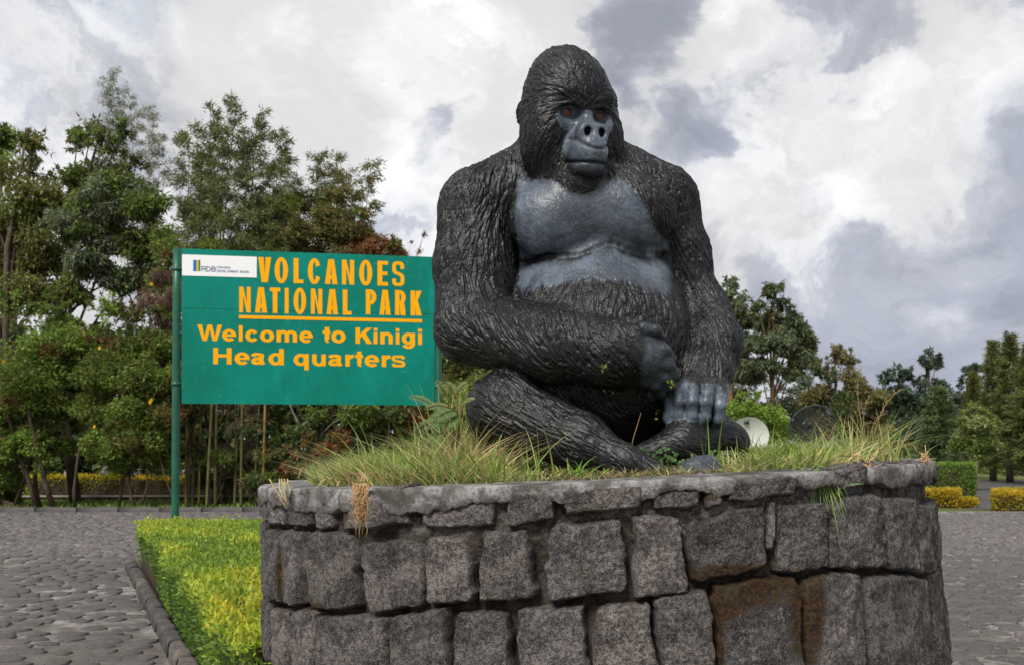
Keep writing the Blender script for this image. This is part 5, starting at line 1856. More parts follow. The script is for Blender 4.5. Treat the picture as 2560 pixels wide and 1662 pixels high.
# ------------------------------------------------------------------ hedges
def hedge(name, label, poly, h, n, palettes, leaf, seed, group=None, z0=0.0, yellow=None, tips=0.0, core=(0.030, 0.026, 0.014), round_=0.06):
    """A clipped hedge: plan polygon, height; leaves in a shell over a mass of dark branches."""
    r = np.random.default_rng(seed)
    poly = np.array(poly, float)
    cen = poly.mean(0)
    root = empty(name, (cen[0], cen[1], z0)); tag(root, label, 'hedge', group)
    B = np.array([cen[0], cen[1], z0])
    # area shares: top and each side
    x_, y_ = poly[:, 0], poly[:, 1]
    area = 0.5 * abs(np.dot(x_, np.roll(y_, -1)) - np.dot(y_, np.roll(x_, -1)))
    el = np.linalg.norm(np.roll(poly, -1, 0) - poly, axis=1)
    sh = np.concatenate([[area], el * h]); sh /= sh.sum()
    cnt = r.multinomial(n, sh)
    Ps, Ns = [], []
    # top by triangles of a fan
    tri = [(poly[0], poly[i], poly[i + 1]) for i in range(1, len(poly) - 1)]
    ta = np.array([abs(np.cross(b - a, c - a)) for a, b, c in tri]); ta /= ta.sum()
    tk = r.choice(len(tri), cnt[0], p=ta)
    u, v = r.uniform(size=(2, cnt[0])); f = u + v > 1; u[f], v[f] = 1 - u[f], 1 - v[f]
    A = np.array([t[0] for t in tri])[tk]; Bq = np.array([t[1] for t in tri])[tk]; Cq = np.array([t[2] for t in tri])[tk]
    p2 = A + (Bq - A) * u[:, None] + (Cq - A) * v[:, None]
    zz = h + 0.06 * fbm(np.c_[p2, p2[:, :1] * 0], 1.5, 4, seed) - 0.10 * r.uniform(0, 1, len(p2)) ** 2
    Ps.append(np.c_[p2, zz]); Ns.append(np.tile([0, 0, 1.0], (len(p2), 1)))
    sgn = np.sign(np.dot(x_, np.roll(y_, -1)) - np.dot(y_, np.roll(x_, -1)))
    for i in range(len(poly)):
        a, b = poly[i], poly[(i + 1) % len(poly)]
        k = cnt[i + 1]
        t = r.uniform(size=k)
        d = (b - a) / el[i]
        nrm = np.array([d[1], -d[0]]) * sgn
        z = h * r.uniform(0.02, 1, k)
        bul = 0.05 * fbm(np.c_[a + (b - a) * t[:, None], z], 2.0, 3, seed + 3) - 0.10 * r.uniform(0, 1, k) ** 2 - round_ * sstep(z / h, 0.8, 1.0) - 0.08 * (1 - z / h)
        q = a + (b - a) * t[:, None] + nrm * bul[:, None]
        Ps.append(np.c_[q, z]); Ns.append(np.tile([*nrm, 0.25], (k, 1)))
    for k in range(int(tips)):
        # stray shoots above the clipped top
        c0 = Ps[0][r.integers(len(Ps[0]))].copy()
        hh = r.uniform(0.04, 0.13)
        up_ = np.linspace(0, 1, 8)[:, None]
        Ps.append(c0 + np.array([r.normal() * 0.02, r.normal() * 0.02, hh]) * up_ + r.normal(size=(8, 3)) * 0.008)
        Ns.append(unit(np.c_[r.normal(size=(8, 2)) * 0.6, np.ones(8)]))
    P, No = np.concatenate(Ps), np.concatenate(Ns)
    D = unit(No * 0.8 + r.normal(size=P.shape) * 0.65 + np.array([0, 0, 0.35]))
    Nn = unit(np.cross(D, r.normal(size=D.shape)))
    Nn = unit(Nn + No * 0.7); Nn = unit(Nn - D * (Nn * D).sum(1, keepdims=True))
    ln = leaf[0] * r.uniform(0.65, 1.3, len(P)); wd = leaf[1] * r.uniform(0.7, 1.25, len(P))
    nz = fbm(P + np.r_[cen, 0], 1.1, 4, seed + 9) * 1.3 + r.uniform(-0.25, 0.25, len(P))
    if yellow is not None:
        nz = nz + yellow(P)
    pk = np.clip(((nz + 1) / 2 * len(palettes)).astype(int), 0, len(palettes) - 1)
    cols = np.zeros((len(P), 3))
    for k, pc in enumerate(palettes):
        m_ = pk == k
        cols[m_] = pal(r, m_.sum(), pc)
    P = P.copy(); P[:, 2] += z0
    link('foliage', leaf_mesh('foliage', leaf_quads(P, D, Nn, ln, wd) - B, cols), M_LEAF, root)
    mb = MB()
    ins = cen + (poly - cen) * (1 - 0.16 / np.maximum(np.linalg.norm(poly - cen, axis=1), 0.3))[:, None]
    k = len(poly)
    v = np.vstack([np.c_[ins, np.full(k, z0 + 0.0)], np.c_[ins, np.full(k, z0 + h - 0.10)]]) - B
    me = bpy.data.meshes.new('branches')
    me.from_pydata([tuple(x) for x in v], [], [tuple(range(k, 2 * k)) if sgn > 0 else tuple(reversed(range(k, 2 * k)))] + [(i, (i + 1) % k, (i + 1) % k + k, i + k) for i in range(k)])
    link('branch_core', me, M_TWIG, root)
    return root


HG = [[(0.059, 0.106, 0.018), (0.047, 0.085, 0.017)], [(0.112, 0.171, 0.022), (0.088, 0.139, 0.020)], [(0.177, 0.224, 0.026), (0.147, 0.198, 0.024)], [(0.242, 0.230, 0.020), (0.212, 0.224, 0.022)], [(0.319, 0.201, 0.011), (0.271, 0.165, 0.011)]]
hedge('low_hedge', 'low clipped yellow green hedge along the kerb, behind the planter', [(-4.74, 12.7), (-1.62, 5.45), (-1.34, 4.95), (0.6, 6.3), (0.6, 12.7)], 0.59, 98000, HG, (0.044, 0.019), 31,
      yellow=lambda P: -0.95 + 0.98 * sstep(P[:, 2], 0.36, 0.57) + 0.70 * sstep(P[:, 0] + 0.30 * (P[:, 1] - 8), -2.5, -1.2) * sstep(P[:, 1], 8.5, 5.6) * sstep(P[:, 2], 0.15, 0.5), round_=0.10, tips=420)
YH = [[(0.045, 0.066, 0.013)], [(0.095, 0.108, 0.015)], [(0.165, 0.148, 0.014)], [(0.225, 0.165, 0.011)]]
YHF = [[(0.076, 0.112, 0.022)], [(0.162, 0.184, 0.025)], [(0.281, 0.252, 0.024)], [(0.383, 0.281, 0.019)]]  # YH leaf colours brightened to make up for the shade of the shrubs
hedge('yellow_hedge', 'low yellow green hedge far behind the left sign post under the trees', [(gpos(60, 29.2)[0], 29.2), (gpos(640, 29.2)[0], 29.2), (gpos(640, 30)[0], 30.0), (gpos(60, 30)[0], 30.0)], 0.62, 9000, YHF, (0.10, 0.045), 32, 'golden hedges', z0=0.05, yellow=lambda P: -0.2 + 0.5 * sstep(P[:, 2], 0.3, 0.6))
# low retaining wall in front of it and the white lilies behind
mb = MB()
xa, xb = gpos(40, 28.6)[0], gpos(640, 28.6)[0]
lw = empty('low_wall', ((xa + xb) / 2, 28.6, 0)); tag(lw, 'low dark stone wall with pale coping in front of the far yellow hedge', 'wall')
mb.box((xa - (xa + xb) / 2, -0.12, -0.05), (xb - (xa + xb) / 2, 0.12, 0.10)); mb.build('wall_face', M_MORTAR, lw, False)
mb = MB(); mb.box((xa - (xa + xb) / 2 - 0.02, -0.17, 0.103), (xb - (xa + xb) / 2 + 0.02, 0.17, 0.155)); mb.build('coping', M_MORTAR_PALE, lw, False)

M_PETAL = leaf_material('petal', 0.25, 0.6, 0.2)
LIL = [(245, 1092), (308, 1093), (318, 1095), (350, 1094), (362, 1092), (421, 1092), (452, 1097), (478, 1100), (500, 1094), (640, 1093), (20, 1105), (160, 1098)]
r = np.random.default_rng(44)
for k, (px, py) in enumerate(LIL):
    d = 28.9
    top = W(px, py, d)
    b = np.array([top[0] + 0.03, d, 0.0])
    root = empty('white_lily', tuple(b))
    tag(root, 'white flower head on a stem above the far yellow hedge', 'flower', 'white flowers above the far yellow hedge')
    mb = MB(); mb.tube([np.zeros(3), (top - b) * 0.6 + np.array([0.02, 0, 0]), top - b], 0.012, 5, (0.10, 0.14, 0.04)); mb.build('stem', M_LEAF, root)
    n_ = 26
    v = unit(r.normal(size=(n_, 3)))
    P = (top - b) + v * 0.035
    Nn = unit(np.cross(v, r.normal(size=v.shape)))
    link('bloom', leaf_mesh('bloom', leaf_quads(P, unit(v + np.array([0, 0, -0.3])), Nn, np.full(n_, 0.12), np.full(n_, 0.06)), np.full((n_, 3), 0.72)), M_PETAL, root)

# verge grass in front of the low wall
r = np.random.default_rng(46)
n_ = 7000
X_ = r.uniform(-16, 1.0, n_); Y_ = r.uniform(24.0, 28.4, n_)
P = np.stack([X_, Y_, np.zeros(n_) - 0.01], 1)
D = unit(r.normal(size=(n_, 3)) * 0.45 + np.array([0, 0, 1.0])); Nn = unit(np.cross(D, r.normal(size=D.shape)))
tag(link('verge_grass', leaf_mesh('verge_grass', leaf_quads(P, D, Nn, r.uniform(0.06, 0.16, n_), np.full(n_, 0.03)), pal(r, n_, GREEN_L + GREEN_M)), M_GRASS), 'short grass verge beyond the plaza under the trees', 'grass', kind='stuff')
# ------------------------------------------------------------------ right: eucalyptus, conifers, hedges, dishes
EUC = [[(0.055, 0.072, 0.036), (0.066, 0.084, 0.044)], [(0.082, 0.098, 0.054), (0.046, 0.062, 0.032)], [(0.085, 0.080, 0.036)]]
plant('eucalyptus_tree', 'tall eucalyptus right behind the gorilla elbow', 'tree', gpos(1702, 62),
      lumps_px(62, [(1700, 665, 26), (1680, 690, 32), (1725, 690, 34), (1700, 730, 40), (1665, 740, 38), (1735, 740, 30), (1690, 780, 36), (1720, 800, 34), (1660, 810, 40), (1700, 850, 40), (1740, 860, 34)], seed=21),
      EUC, 13000, (0.40, 0.15), bark_m=M_BARK_R, trunk_r=0.20, seed=51, sub=15, subr=0.46, droop=0.8, group='eucalyptus trees', trunk_to=W(1698, 690, 62), sparse=0.4)
plant('eucalyptus_tree', 'eucalyptus with reddish bare trunk and spreading crown beside the gorilla', 'tree', gpos(1800, 60),
      lumps_px(60, [(1785, 680, 24), (1800, 675, 20), (1765, 715, 28), (1815, 715, 30), (1840, 740, 22), (1790, 750, 34), (1850, 775, 34), (1880, 800, 24), (1815, 795, 34), (1765, 800, 30), (1855, 830, 30), (1885, 840, 20), (1760, 845, 24), (1840, 865, 22), (1800, 850, 22), (1862, 790, 30)], seed=22),
      EUC, 15000, (0.40, 0.15), bark_m=M_BARK_R, trunk_r=0.20, seed=52, sub=15, subr=0.46, droop=0.8, group='eucalyptus trees', trunk_to=W(1812, 760, 60), sparse=0.5)
for k, (lab, items, dep, palettes, n_) in enumerate([
        ('broad brownish olive tree in the middle of the right background', [(1940, 830, 26), (1970, 840, 26), (1905, 860, 26), (1930, 880, 42), (1985, 890, 42), (1900, 920, 40), (1960, 940, 48), (2020, 930, 40), (2040, 970, 34), (1980, 985, 45), (1915, 985, 45), (2000, 1020, 45), (2050, 1010, 30)], 52, [OLIVE, [(0.088, 0.078, 0.032), (0.105, 0.088, 0.038)], GREEN_D], 15000),
        ('dark grey green tree behind the reddish eucalyptus trunk', [(1760, 890, 40), (1820, 900, 40), (1870, 890, 36), (1720, 920, 40), (1780, 950, 42), (1850, 950, 42), (1900, 940, 30), (1740, 985, 40), (1830, 1000, 42), (1880, 1000, 40), (1700, 960, 40)], 66, [GREEN_D, EUC[1], EUC[0]], 9500)]):
    plant('round_tree', lab, 'tree', gpos(items[len(items) // 2][0], dep), lumps_px(dep, items, seed=23 + k), palettes, n_, (0.26, 0.12), trunk_r=0.16, seed=53 + k, sub=14, droop=0.2, group='trees on the right')
DARKB = [[(0.032, 0.048, 0.032), (0.038, 0.056, 0.036)], [(0.048, 0.064, 0.040), (0.040, 0.052, 0.038)]]
plant('forest_tree', 'far dark tree with a round tuft standing above the others on the right', 'tree', gpos(2165, 98),
      lumps_px(98, [(2162, 830, 17), (2150, 838, 13), (2178, 842, 14), (2163, 855, 14), (2160, 890, 26), (2140, 900, 28), (2185, 905, 28), (2165, 930, 34), (2130, 940, 34), (2200, 945, 34), (2165, 980, 40), (2125, 990, 40), (2205, 995, 36)], seed=31),
      DARKB, 6500, (0.55, 0.26), trunk_r=0.3, seed=61, sub=12, droop=0.2, group='far forest trees', trunk_to=W(2163, 840, 98))
plant('forest_tree', 'far dark tree sloping down to the left of the tufted one', 'tree', gpos(2080, 92),
      lumps_px(92, [(2062, 880, 22), (2095, 870, 24), (2120, 880, 22), (2050, 910, 26), (2085, 910, 30), (2115, 930, 28), (2060, 950, 34), (2100, 970, 34), (2050, 990, 34), (2090, 1010, 36), (2130, 1030, 36)], seed=32),
      DARKB, 6000, (0.5, 0.24), trunk_r=0.3, seed=62, sub=12, droop=0.2, group='far forest trees', trunk_to=W(2090, 880, 92))
plant('forest_tree', 'far dark tree between the tufted tree and the conifers', 'tree', gpos(2250, 88),
      lumps_px(88, [(2250, 868, 20), (2275, 860, 18), (2235, 890, 24), (2265, 895, 26), (2225, 920, 24), (2250, 935, 32), (2280, 940, 30), (2230, 970, 34), (2270, 990, 36), (2240, 1020, 36), (2200, 1030, 34)], seed=33),
      DARKB, 5600, (0.5, 0.24), trunk_r=0.3, seed=63, sub=12, droop=0.2, group='far forest trees', trunk_to=W(2260, 870, 88))


def conifer(name, label, px, top_py, depth, half, n, cols, seed, group, low_py=None, trunk_py=None, leaf=(0.20, 0.05)):
    """Cypress-like conifer: whorls of drooping boughs with short needles."""
    r = np.random.default_rng(seed)
    b = gpos(px, depth)
    top = W(px, top_py, depth)[2]
    low = W(px, low_py, depth)[2] if low_py else 0.6
    root = empty(name, tuple(b)); tag(root, label, 'conifer', group)
    mb = MB()
    t = np.linspace(0, 1, 8)[:, None]
    mb.tube(np.array([0, 0, -0.05]) + np.array([0, 0, top + 0.05]) * t + r.normal(size=(8, 3)) * 0.03 * (t > 0), 0.17 * (1 - 0.95 * t[:, 0]), 7)
    mb.build('trunk', M_BARK, root)
    P, D, C = [], [], []
    bb = MB()
    nb = 120
    hw = half * depth / FD
    for k in range(nb):
        f = ((k + r.uniform()) / nb) ** 0.85              # 0 at the bottom
        z = low + (top - low) * f
        L_ = hw * (1 - f) ** 0.75 * r.uniform(0.35, 1.30) + 0.10
        az = k * 2.4 + r.uniform(-0.5, 0.5)
        d = np.array([math.cos(az), math.sin(az), 0.32 + 0.5 * f])
        s = np.linspace(0, 1, 5)[:, None]
        br = np.array([0, 0, z]) + d * L_ * s + np.array([0, 0, -0.45 * L_]) * s ** 2
        bb.tube(br, np.linspace(0.025, 0.006, 5), 3, cap=False)
        m_ = max(4, int(1.8 * n / nb * (0.35 + 1.3 * (1 - f))))
        u = r.uniform(0.12, 1, m_)
        p = np.stack([np.interp(u, s[:, 0], br[:, i]) for i in range(3)], 1)
        side = np.array([-d[1], d[0], 0]) / (np.hypot(d[0], d[1]) + 1e-6)
        lat = r.uniform(-1, 1, m_)[:, None] * side * (0.30 * L_ * (1.1 - u))[:, None]
        P.append(p + lat + r.normal(size=(m_, 3)) * 0.06 + np.array([0, 0, -0.06]) * np.abs(lat).sum(1, keepdims=True))
        D.append(unit(d * 0.8 + np.sign(lat) * np.abs(side) * 0.5 * np.sign(side) + r.normal(size=(m_, 3)) * 0.35 + np.array([0, 0, -0.25])))
        C.append(pal(r, m_, cols, 0.2) * r.uniform(0.6, 1.35))
    P, D, C = np.concatenate(P), np.concatenate(D), np.concatenate(C)
    Nn = unit(np.cross(D, r.normal(size=D.shape)) + np.array([0, 0, 0.5])); Nn = unit(Nn - D * (Nn * D).sum(1, keepdims=True))
    link('crown', leaf_mesh3('crown', leaf_quads(P, D, Nn, leaf[0] * r.uniform(0.6, 1.4, len(P)), leaf[1] * r.uniform(0.7, 1.3, len(P))), C), M_LEAF, root)
    tag(link('bough_mass', bb.mesh('bough_mass'), M_TWIG, root), kind='stuff')
    return root


CY = [(0.066, 0.086, 0.024), (0.086, 0.102, 0.028), (0.050, 0.066, 0.022), (0.080, 0.070, 0.026)]
CD = [(0.055, 0.078, 0.032), (0.070, 0.092, 0.038), (0.044, 0.064, 0.028)]
conifer('conifer', 'tall thin topped green conifer, left one of the tallest pair at the right edge', 2308, 795, 46, 52, 8500, CY, 71, 'conifers at the right edge', 1085)
conifer('conifer', 'tallest conifer at the right edge with spire top', 2347, 780, 44, 62, 9500, CY, 72, 'conifers at the right edge', 1090)
conifer('conifer', 'broad yellowish conifer cut off by the right edge', 2392, 805, 41, 72, 10000, CY, 73, 'conifers at the right edge', 1080)
conifer('conifer', 'short pale green conifer in front of the tall thin topped one', 2262, 868, 50, 46, 6000, CY, 74, 'conifers at the right edge', 1080)
conifer('conifer', 'dark pointed conifer standing alone left of the sapling', 2180, 905, 42, 62, 9000, CD, 75, None, 1085)
plant('sapling', 'pale green young tree with thin pale trunk behind the box hedge', 'tree', gpos(2264, 35),
      lumps_px(35, [(2262, 955, 26), (2240, 985, 26), (2285, 985, 28), (2255, 1015, 30), (2230, 1030, 22), (2290, 1025, 28), (2270, 1045, 24), (2310, 1040, 20)], seed=41),
      [GREEN_L, [(0.13, 0.15, 0.05), (0.16, 0.17, 0.07)], GREEN_M], 7500, (0.15, 0.065), bark_m=M_BARK_R, trunk_r=0.085, seed=76, sub=14, droop=0.2, trunk_to=W(2266, 1000, 35))
plant('bright_bush', 'bright green rounded bush behind the white dish', 'bush', gpos(1760, 50),
      lumps_px(50, [(1725, 935, 30), (1755, 930, 24), (1700, 955, 34), (1745, 965, 36), (1790, 965, 34), (1815, 980, 24), (1710, 1000, 36), (1770, 1005, 36), (1810, 1010, 30)], seed=42),
      [[(0.10, 0.15, 0.022), (0.12, 0.17, 0.026)], GREEN_L], 8000, (0.19, 0.10), trunk_r=0.08, seed=77, sub=15, stems=3)
for k, (a_, b_, d_, lab) in enumerate([(2030, 2140, 60, 'low dark bush under the forest edge with a rust tinge'), (2120, 2230, 56, 'low dark bush between the lone conifer and the box hedge'), (2290, 2420, 58, 'low dark bush under the tall conifers')]):
    c_ = (a_ + b_) / 2
    plant('low_bush', lab, 'bush', gpos(c_, d_), lumps_px(d_, [(a_, 1060, 26), (a_ + 30, 1040, 30), (c_, 1050, 32), (b_ - 30, 1045, 30), (b_, 1060, 26), (c_ - 20, 1085, 26), (c_ + 25, 1085, 26), (a_ + 10, 1090, 24), (b_ - 8, 1088, 24)], seed=80 + k),
          [GREEN_D, GREEN_M, RUST if k == 0 else OLIVE], 4200, (0.2, 0.09), trunk_r=0.06, seed=81 + k, sub=12, stems=3, group='low bushes on the right', twigs=False)
def hbox(a, b, d0, d1):
    return [(gpos(a, d0)[0], d0), (gpos(b, d0)[0], d0), (gpos(b, d1)[0] , d1), (gpos(a, d1)[0], d1)]


BOXG = [[(0.045, 0.080, 0.014)], [(0.068, 0.115, 0.018)], [(0.085, 0.140, 0.022)], [(0.14, 0.15, 0.03)]]
hedge('box_hedge', 'dark green clipped box hedge beyond the planter rim on the right', hbox(2158, 2268, 28.6, 30.0), 1.03, 9000, BOXG, (0.075, 0.036), 33, 'clipped hedges on the right', yellow=lambda P: -0.15 + 0.3 * sstep(P[:, 2], 0.85, 1.03), round_=0.12)
hedge('golden_hedge', 'low golden hedge at the foot of the dark box hedge', hbox(2140, 2232, 25.2, 26.2), 0.44, 5000, YH, (0.075, 0.036), 34, 'golden hedges', yellow=lambda P: 0.1 + 0.5 * sstep(P[:, 2], 0.2, 0.44), round_=0.12)
hedge('golden_hedge', 'very low golden edging right of the box hedge foot', hbox(2225, 2272, 25.3, 26.0), 0.19, 1800, YH, (0.07, 0.034), 35, 'golden hedges', yellow=lambda P: 0.1 + 0.4 * sstep(P[:, 2], 0.08, 0.19), round_=0.10)
hedge('golden_hedge', 'low golden hedge cut off by the right edge beside the road', hbox(2306, 2470, 23.9, 25.2), 0.45, 7500, YH, (0.075, 0.036), 36, 'golden hedges', yellow=lambda P: 0.25 + 0.5 * sstep(P[:, 2], 0.2, 0.44), round_=0.12)
hedge('far_hedge', 'dark clipped hedge beyond the lawn under the tall conifers', hbox(2330, 2480, 54, 56), 0.95, 4000, BOXG, (0.16, 0.08), 37, 'clipped hedges on the right', round_=0.12)
hedge('far_hedge', 'far low hedge left of the sapling trunk', hbox(2150, 2320, 60, 62), 0.9, 3500, BOXG, (0.16, 0.08), 38, 'clipped hedges on the right', round_=0.12)


# satellite dishes behind the planter
def dish(name, label, px, py, depth, rad, mat, mesh_look=False, tilt=0.35, yaw=0.0):
    c = W(px, py, depth)
    root = empty(name, (c[0], c[1], 0.0)); tag(root, label, 'satellite dish', 'satellite dishes behind the planter')
    z = c[2]
    n, rings = 40, 10
    v, f = [], []
    def xf(x, y, zz):
        p = np.array([x, zz, y])                        # bowl opens towards -y
        ct, st = math.cos(tilt), math.sin(tilt)
        p = np.array([p[0], p[1] * ct - p[2] * st * -1 * 0 - p[2] * st, p[1] * st + p[2] * ct])
        cy, sy = math.cos(yaw), math.sin(yaw)
        return (p[0] * cy - p[1] * sy, p[0] * sy + p[1] * cy, p[2] + z)
    for side in (0, 1):
        for i in range(rings + 1):
            rr = rad * i / rings
            for k in range(n):
                a = 2 * math.pi * k / n
                v.append(xf(rr * math.cos(a), rr * math.sin(a), 0.22 * rad * (1 - (i / rings) ** 2) + side * 0.03))
    q = [(s * (rings + 1) * n + i * n + k, s * (rings + 1) * n + i * n + (k + 1) % n, s * (rings + 1) * n + (i + 1) * n + (k + 1) % n, s * (rings + 1) * n + (i + 1) * n + k) for s in (0, 1) for i in range(rings) for k in range(n)]
    me = bpy.data.meshes.new('reflector')
    if mesh_look:
        # ribs and rings only: an open mesh dish
        mb = MB()
        for k in range(24):
            a = 2 * math.pi * k / 24
            mb.tube([xf(rad * t * math.cos(a), rad * t * math.sin(a), 0.22 * rad * (1 - t * t)) for t in np.linspace(0.05, 1, 8)], 0.016, 4)
        for t in np.linspace(0.1, 1, 15):
            mb.tube([xf(rad * t * math.cos(a), rad * t * math.sin(a), 0.22 * rad * (1 - t * t)) for a in np.linspace(0, 2 * math.pi, 41)], 0.014 if t < 1 else 0.03, 4, cap=False)
        mb.build('reflector', mat, root)
    else:
        me.from_pydata(v, [], q)
        me.polygons.foreach_set('use_smooth', np.ones(len(q), bool))
        link('reflector', me, mat, root)
    mb = MB()
    mb.tube([(0, 0.45, -0.05), (0, 0.42, z)], 0.06, 10); mb.tube([(0, 0.42, z), (0, 0.22 * rad + 0.02, z)], 0.05, 8)
    mb.build('mast', M_DISHM, root)
    return root, xf


M_DISH = Mat('dish_white', 0.5, 0.3).color((0.74, 0.75, 0.70)).m
M_DISHM = Mat('dish_metal', 0.5, 0.4).color((0.10, 0.10, 0.10)).m
M_DISHD = Mat('dish_dark_mesh', 0.6, 0.3).color((0.055, 0.056, 0.056)).m
rt, xf = dish('satellite_dish', 'white round satellite dish peeking over the grass beside the gorilla hand', 1739, 1016, 44, 0.92, M_DISH, tilt=0.25)
mb = MB()
hw = 0.10
pts = [xf(a * hw - 0.10, 0.70 + b * hw, 0.085 - 0.05 * s) for s in (0, 1) for a, b in ((-1, -1), (1, -1), (1, 1), (-1, 1))]
mb.add(pts, None, [(4, 5, 6, 7), (3, 2, 1, 0), (0, 1, 5, 4), (1, 2, 6, 5), (2, 3, 7, 6), (3, 0, 4, 7)])
mb.build('feed_plate', M_DISHM, rt, False)
dish('satellite_dish', 'dark open mesh satellite dish behind the tall grass on the right', 1888, 1000, 46, 1.20, M_DISHD, True, tilt=0.3, yaw=0.15)
# ------------------------------------------------------------------ grass, fern, clover and dry roots on the planter
def blades(P, H, az, lean, wd, cols, seg=4, curl=None):
    """Curved ribbon blades."""
    n = len(P)
    curl = np.ones(n) if curl is None else curl
    t = np.linspace(0, 1, seg + 1)
    dx, dy = np.cos(az), np.sin(az)
    hor = (lean[:, None] * t[None] + (lean * curl * 0.9)[:, None] * t[None] ** 2.2) * H[:, None]
    ver = H[:, None] * (t[None] - (0.28 * lean * curl)[:, None] * t[None] ** 2.4)
    C = np.stack([P[:, 0:1] + dx[:, None] * hor, P[:, 1:2] + dy[:, None] * hor, P[:, 2:3] + ver], -1)
    sv = np.stack([-dy, dx, np.zeros(n)], 1)
    tw = rng.uniform(-1, 1, n)
    sv = sv * np.cos(tw)[:, None] + np.stack([dx, dy, np.zeros(n)], 1) * np.sin(tw)[:, None]
    w = wd[:, None] * (1 - t[None] ** 1.6 * 0.92) / 2
    A = C - sv[:, None] * w[..., None]; B = C + sv[:, None] * w[..., None]
    V = np.stack([A, B], 2).reshape(n, -1, 3)
    m = 2 * (seg + 1)
    q = np.array([(2 * k, 2 * k + 1, 2 * k + 3, 2 * k + 2) for k in range(seg)])
    Q = (np.arange(n)[:, None, None] * m + q[None]).reshape(-1, 4)
    return V.reshape(-1, 3), Q, np.repeat(cols, m, 0)


r = np.random.default_rng(61)
n0 = 60000
rad = 1.17 * np.sqrt(r.uniform(0, 1, n0)); a = r.uniform(-math.pi, math.pi, n0)
X, Y = WX + rad * np.sin(a), WY - rad * np.cos(a)
PX = X / Y * FD + CXD
Z = np.where(rad < 1.1, soil_z(X, Y), z_top(X) - 0.004)
P = np.stack([X, Y, Z], 1)
dsd = sdf((P + np.array([0, 0, 0.06])).astype(np.float32), cull=False)
# how tall and how thick the grass stands round the statue, set out by bearing from the camera
xs = [560, 640, 690, 760, 860, 950, 1040, 1130, 1200, 1260, 1330, 1480, 1560, 1690, 1740, 1830, 1920, 2000, 2060, 2110, 2160]
hs = [.03, .065, .09, .115, .14, .135, .16, .13, .08, .05, .03, .025, .03, .06, .085, .10, .12, .15, .16, .07, .03]
ds_ = [.25, .5, .8, 1, 1, 1, 1, .9, .75, .45, .18, .14, .16, .6, .9, 1, 1, 1, 1, .8, .4]
Hm = np.interp(PX, xs, hs); Dn = np.interp(PX, xs, ds_)
front = Y < 3.62
Hm = np.where(front & (PX > 1180) & (PX < 1720), np.minimum(Hm, 0.035), Hm)
ft = (Y < 3.66) & (PX > 1545) & (PX < 1705)
Hm = np.where(ft, 0.014, Hm); Dn = np.where(ft, Dn * 0.3, Dn)
cl = fbm(P * np.array([1, 1, 0]), 5.5, 3, 14)
Dn = Dn * np.clip(0.62 + 0.9 * cl, 0.05, 1)
edge = sstep(rad, 1.02, 1.17)
Dn *= 1 - 0.45 * edge
back = Y > 4.75
Dn = np.where(back, Dn * 0.5, Dn)
ok = (r.uniform(size=n0) < Dn * 0.62) & (dsd > 0.015) & ((Y < 4.9) | (np.abs(PX - 1400) > 330))
P, Hm, edge, PX, rad, a, cl = P[ok], Hm[ok], edge[ok], PX[ok], rad[ok], a[ok], cl[ok]
n = len(P)
dry = r.uniform(size=n) < np.clip(0.15 + 0.38 * edge + 0.25 * cl + 0.15 * (PX > 1900), 0.1, 0.9)
H = Hm * r.uniform(0.30, 0.90, n) * (1 + 0.5 * cl) * np.where(r.uniform(size=n) < 0.05, 1.7, 1.0)
H = np.clip(H, 0.015, 0.30)
lean = np.abs(r.normal(0.50, 0.32, n)) + 0.35 * dry
az = r.uniform(0, 2 * math.pi, n)
outw = np.arctan2(-np.cos(a), np.sin(a))
az = np.where(r.uniform(size=n) < 0.30 + 0.45 * edge, outw + r.normal(0, 0.7, n), az)
wd = np.where(dry, 0.0042, 0.0074) * r.uniform(0.6, 1.3, n)
GR = [(0.141, 0.195, 0.046), (0.108, 0.164, 0.035), (0.172, 0.204, 0.062), (0.088, 0.134, 0.029)]
ST = [(0.300, 0.240, 0.126), (0.360, 0.294, 0.168), (0.240, 0.186, 0.096), (0.264, 0.228, 0.108)]
cols = np.where(dry[:, None], pal(r, n, ST, 0.2), pal(r, n, GR, 0.25))
V, Q, C = blades(P, H, az, np.clip(lean, 0.05, 1.3), wd, cols)
# dead blades lying on the soil
m_ = 2600
rad2 = 1.14 * np.sqrt(r.uniform(0.25, 1, m_)); a2 = r.uniform(-1.9, 1.9, m_)
x2, y2 = WX + rad2 * np.sin(a2), WY - rad2 * np.cos(a2)
p2 = np.stack([x2, y2, np.where(rad2 < 1.1, soil_z(x2, y2), z_top(x2)) + 0.003], 1)
k2 = sdf((p2 + np.array([0, 0, 0.02])).astype(np.float32), cull=False) > 0.01
p2 = p2[k2]; m_ = len(p2)
V2, Q2, C2 = blades(p2, r.uniform(0.010, 0.022, m_), r.uniform(0, 6.28, m_), r.uniform(1.5, 3.2, m_), r.uniform(0.002, 0.005, m_), pal(r, m_, [(0.17, 0.13, 0.07), (0.13, 0.085, 0.045), (0.22, 0.18, 0.10)], 0.2), 3, np.zeros(m_))
Q = np.concatenate([Q, Q2 + len(V)]); V = np.concatenate([V, V2]); C = np.concatenate([C, C2])
# taller single blades and seed stalks
o = link('grass', mesh_np('grass', V, Q, C, True), M_GRASS)
tag(o, 'green and straw coloured grass growing along the planter rim', 'grass', kind='stuff')
print('blades', n)


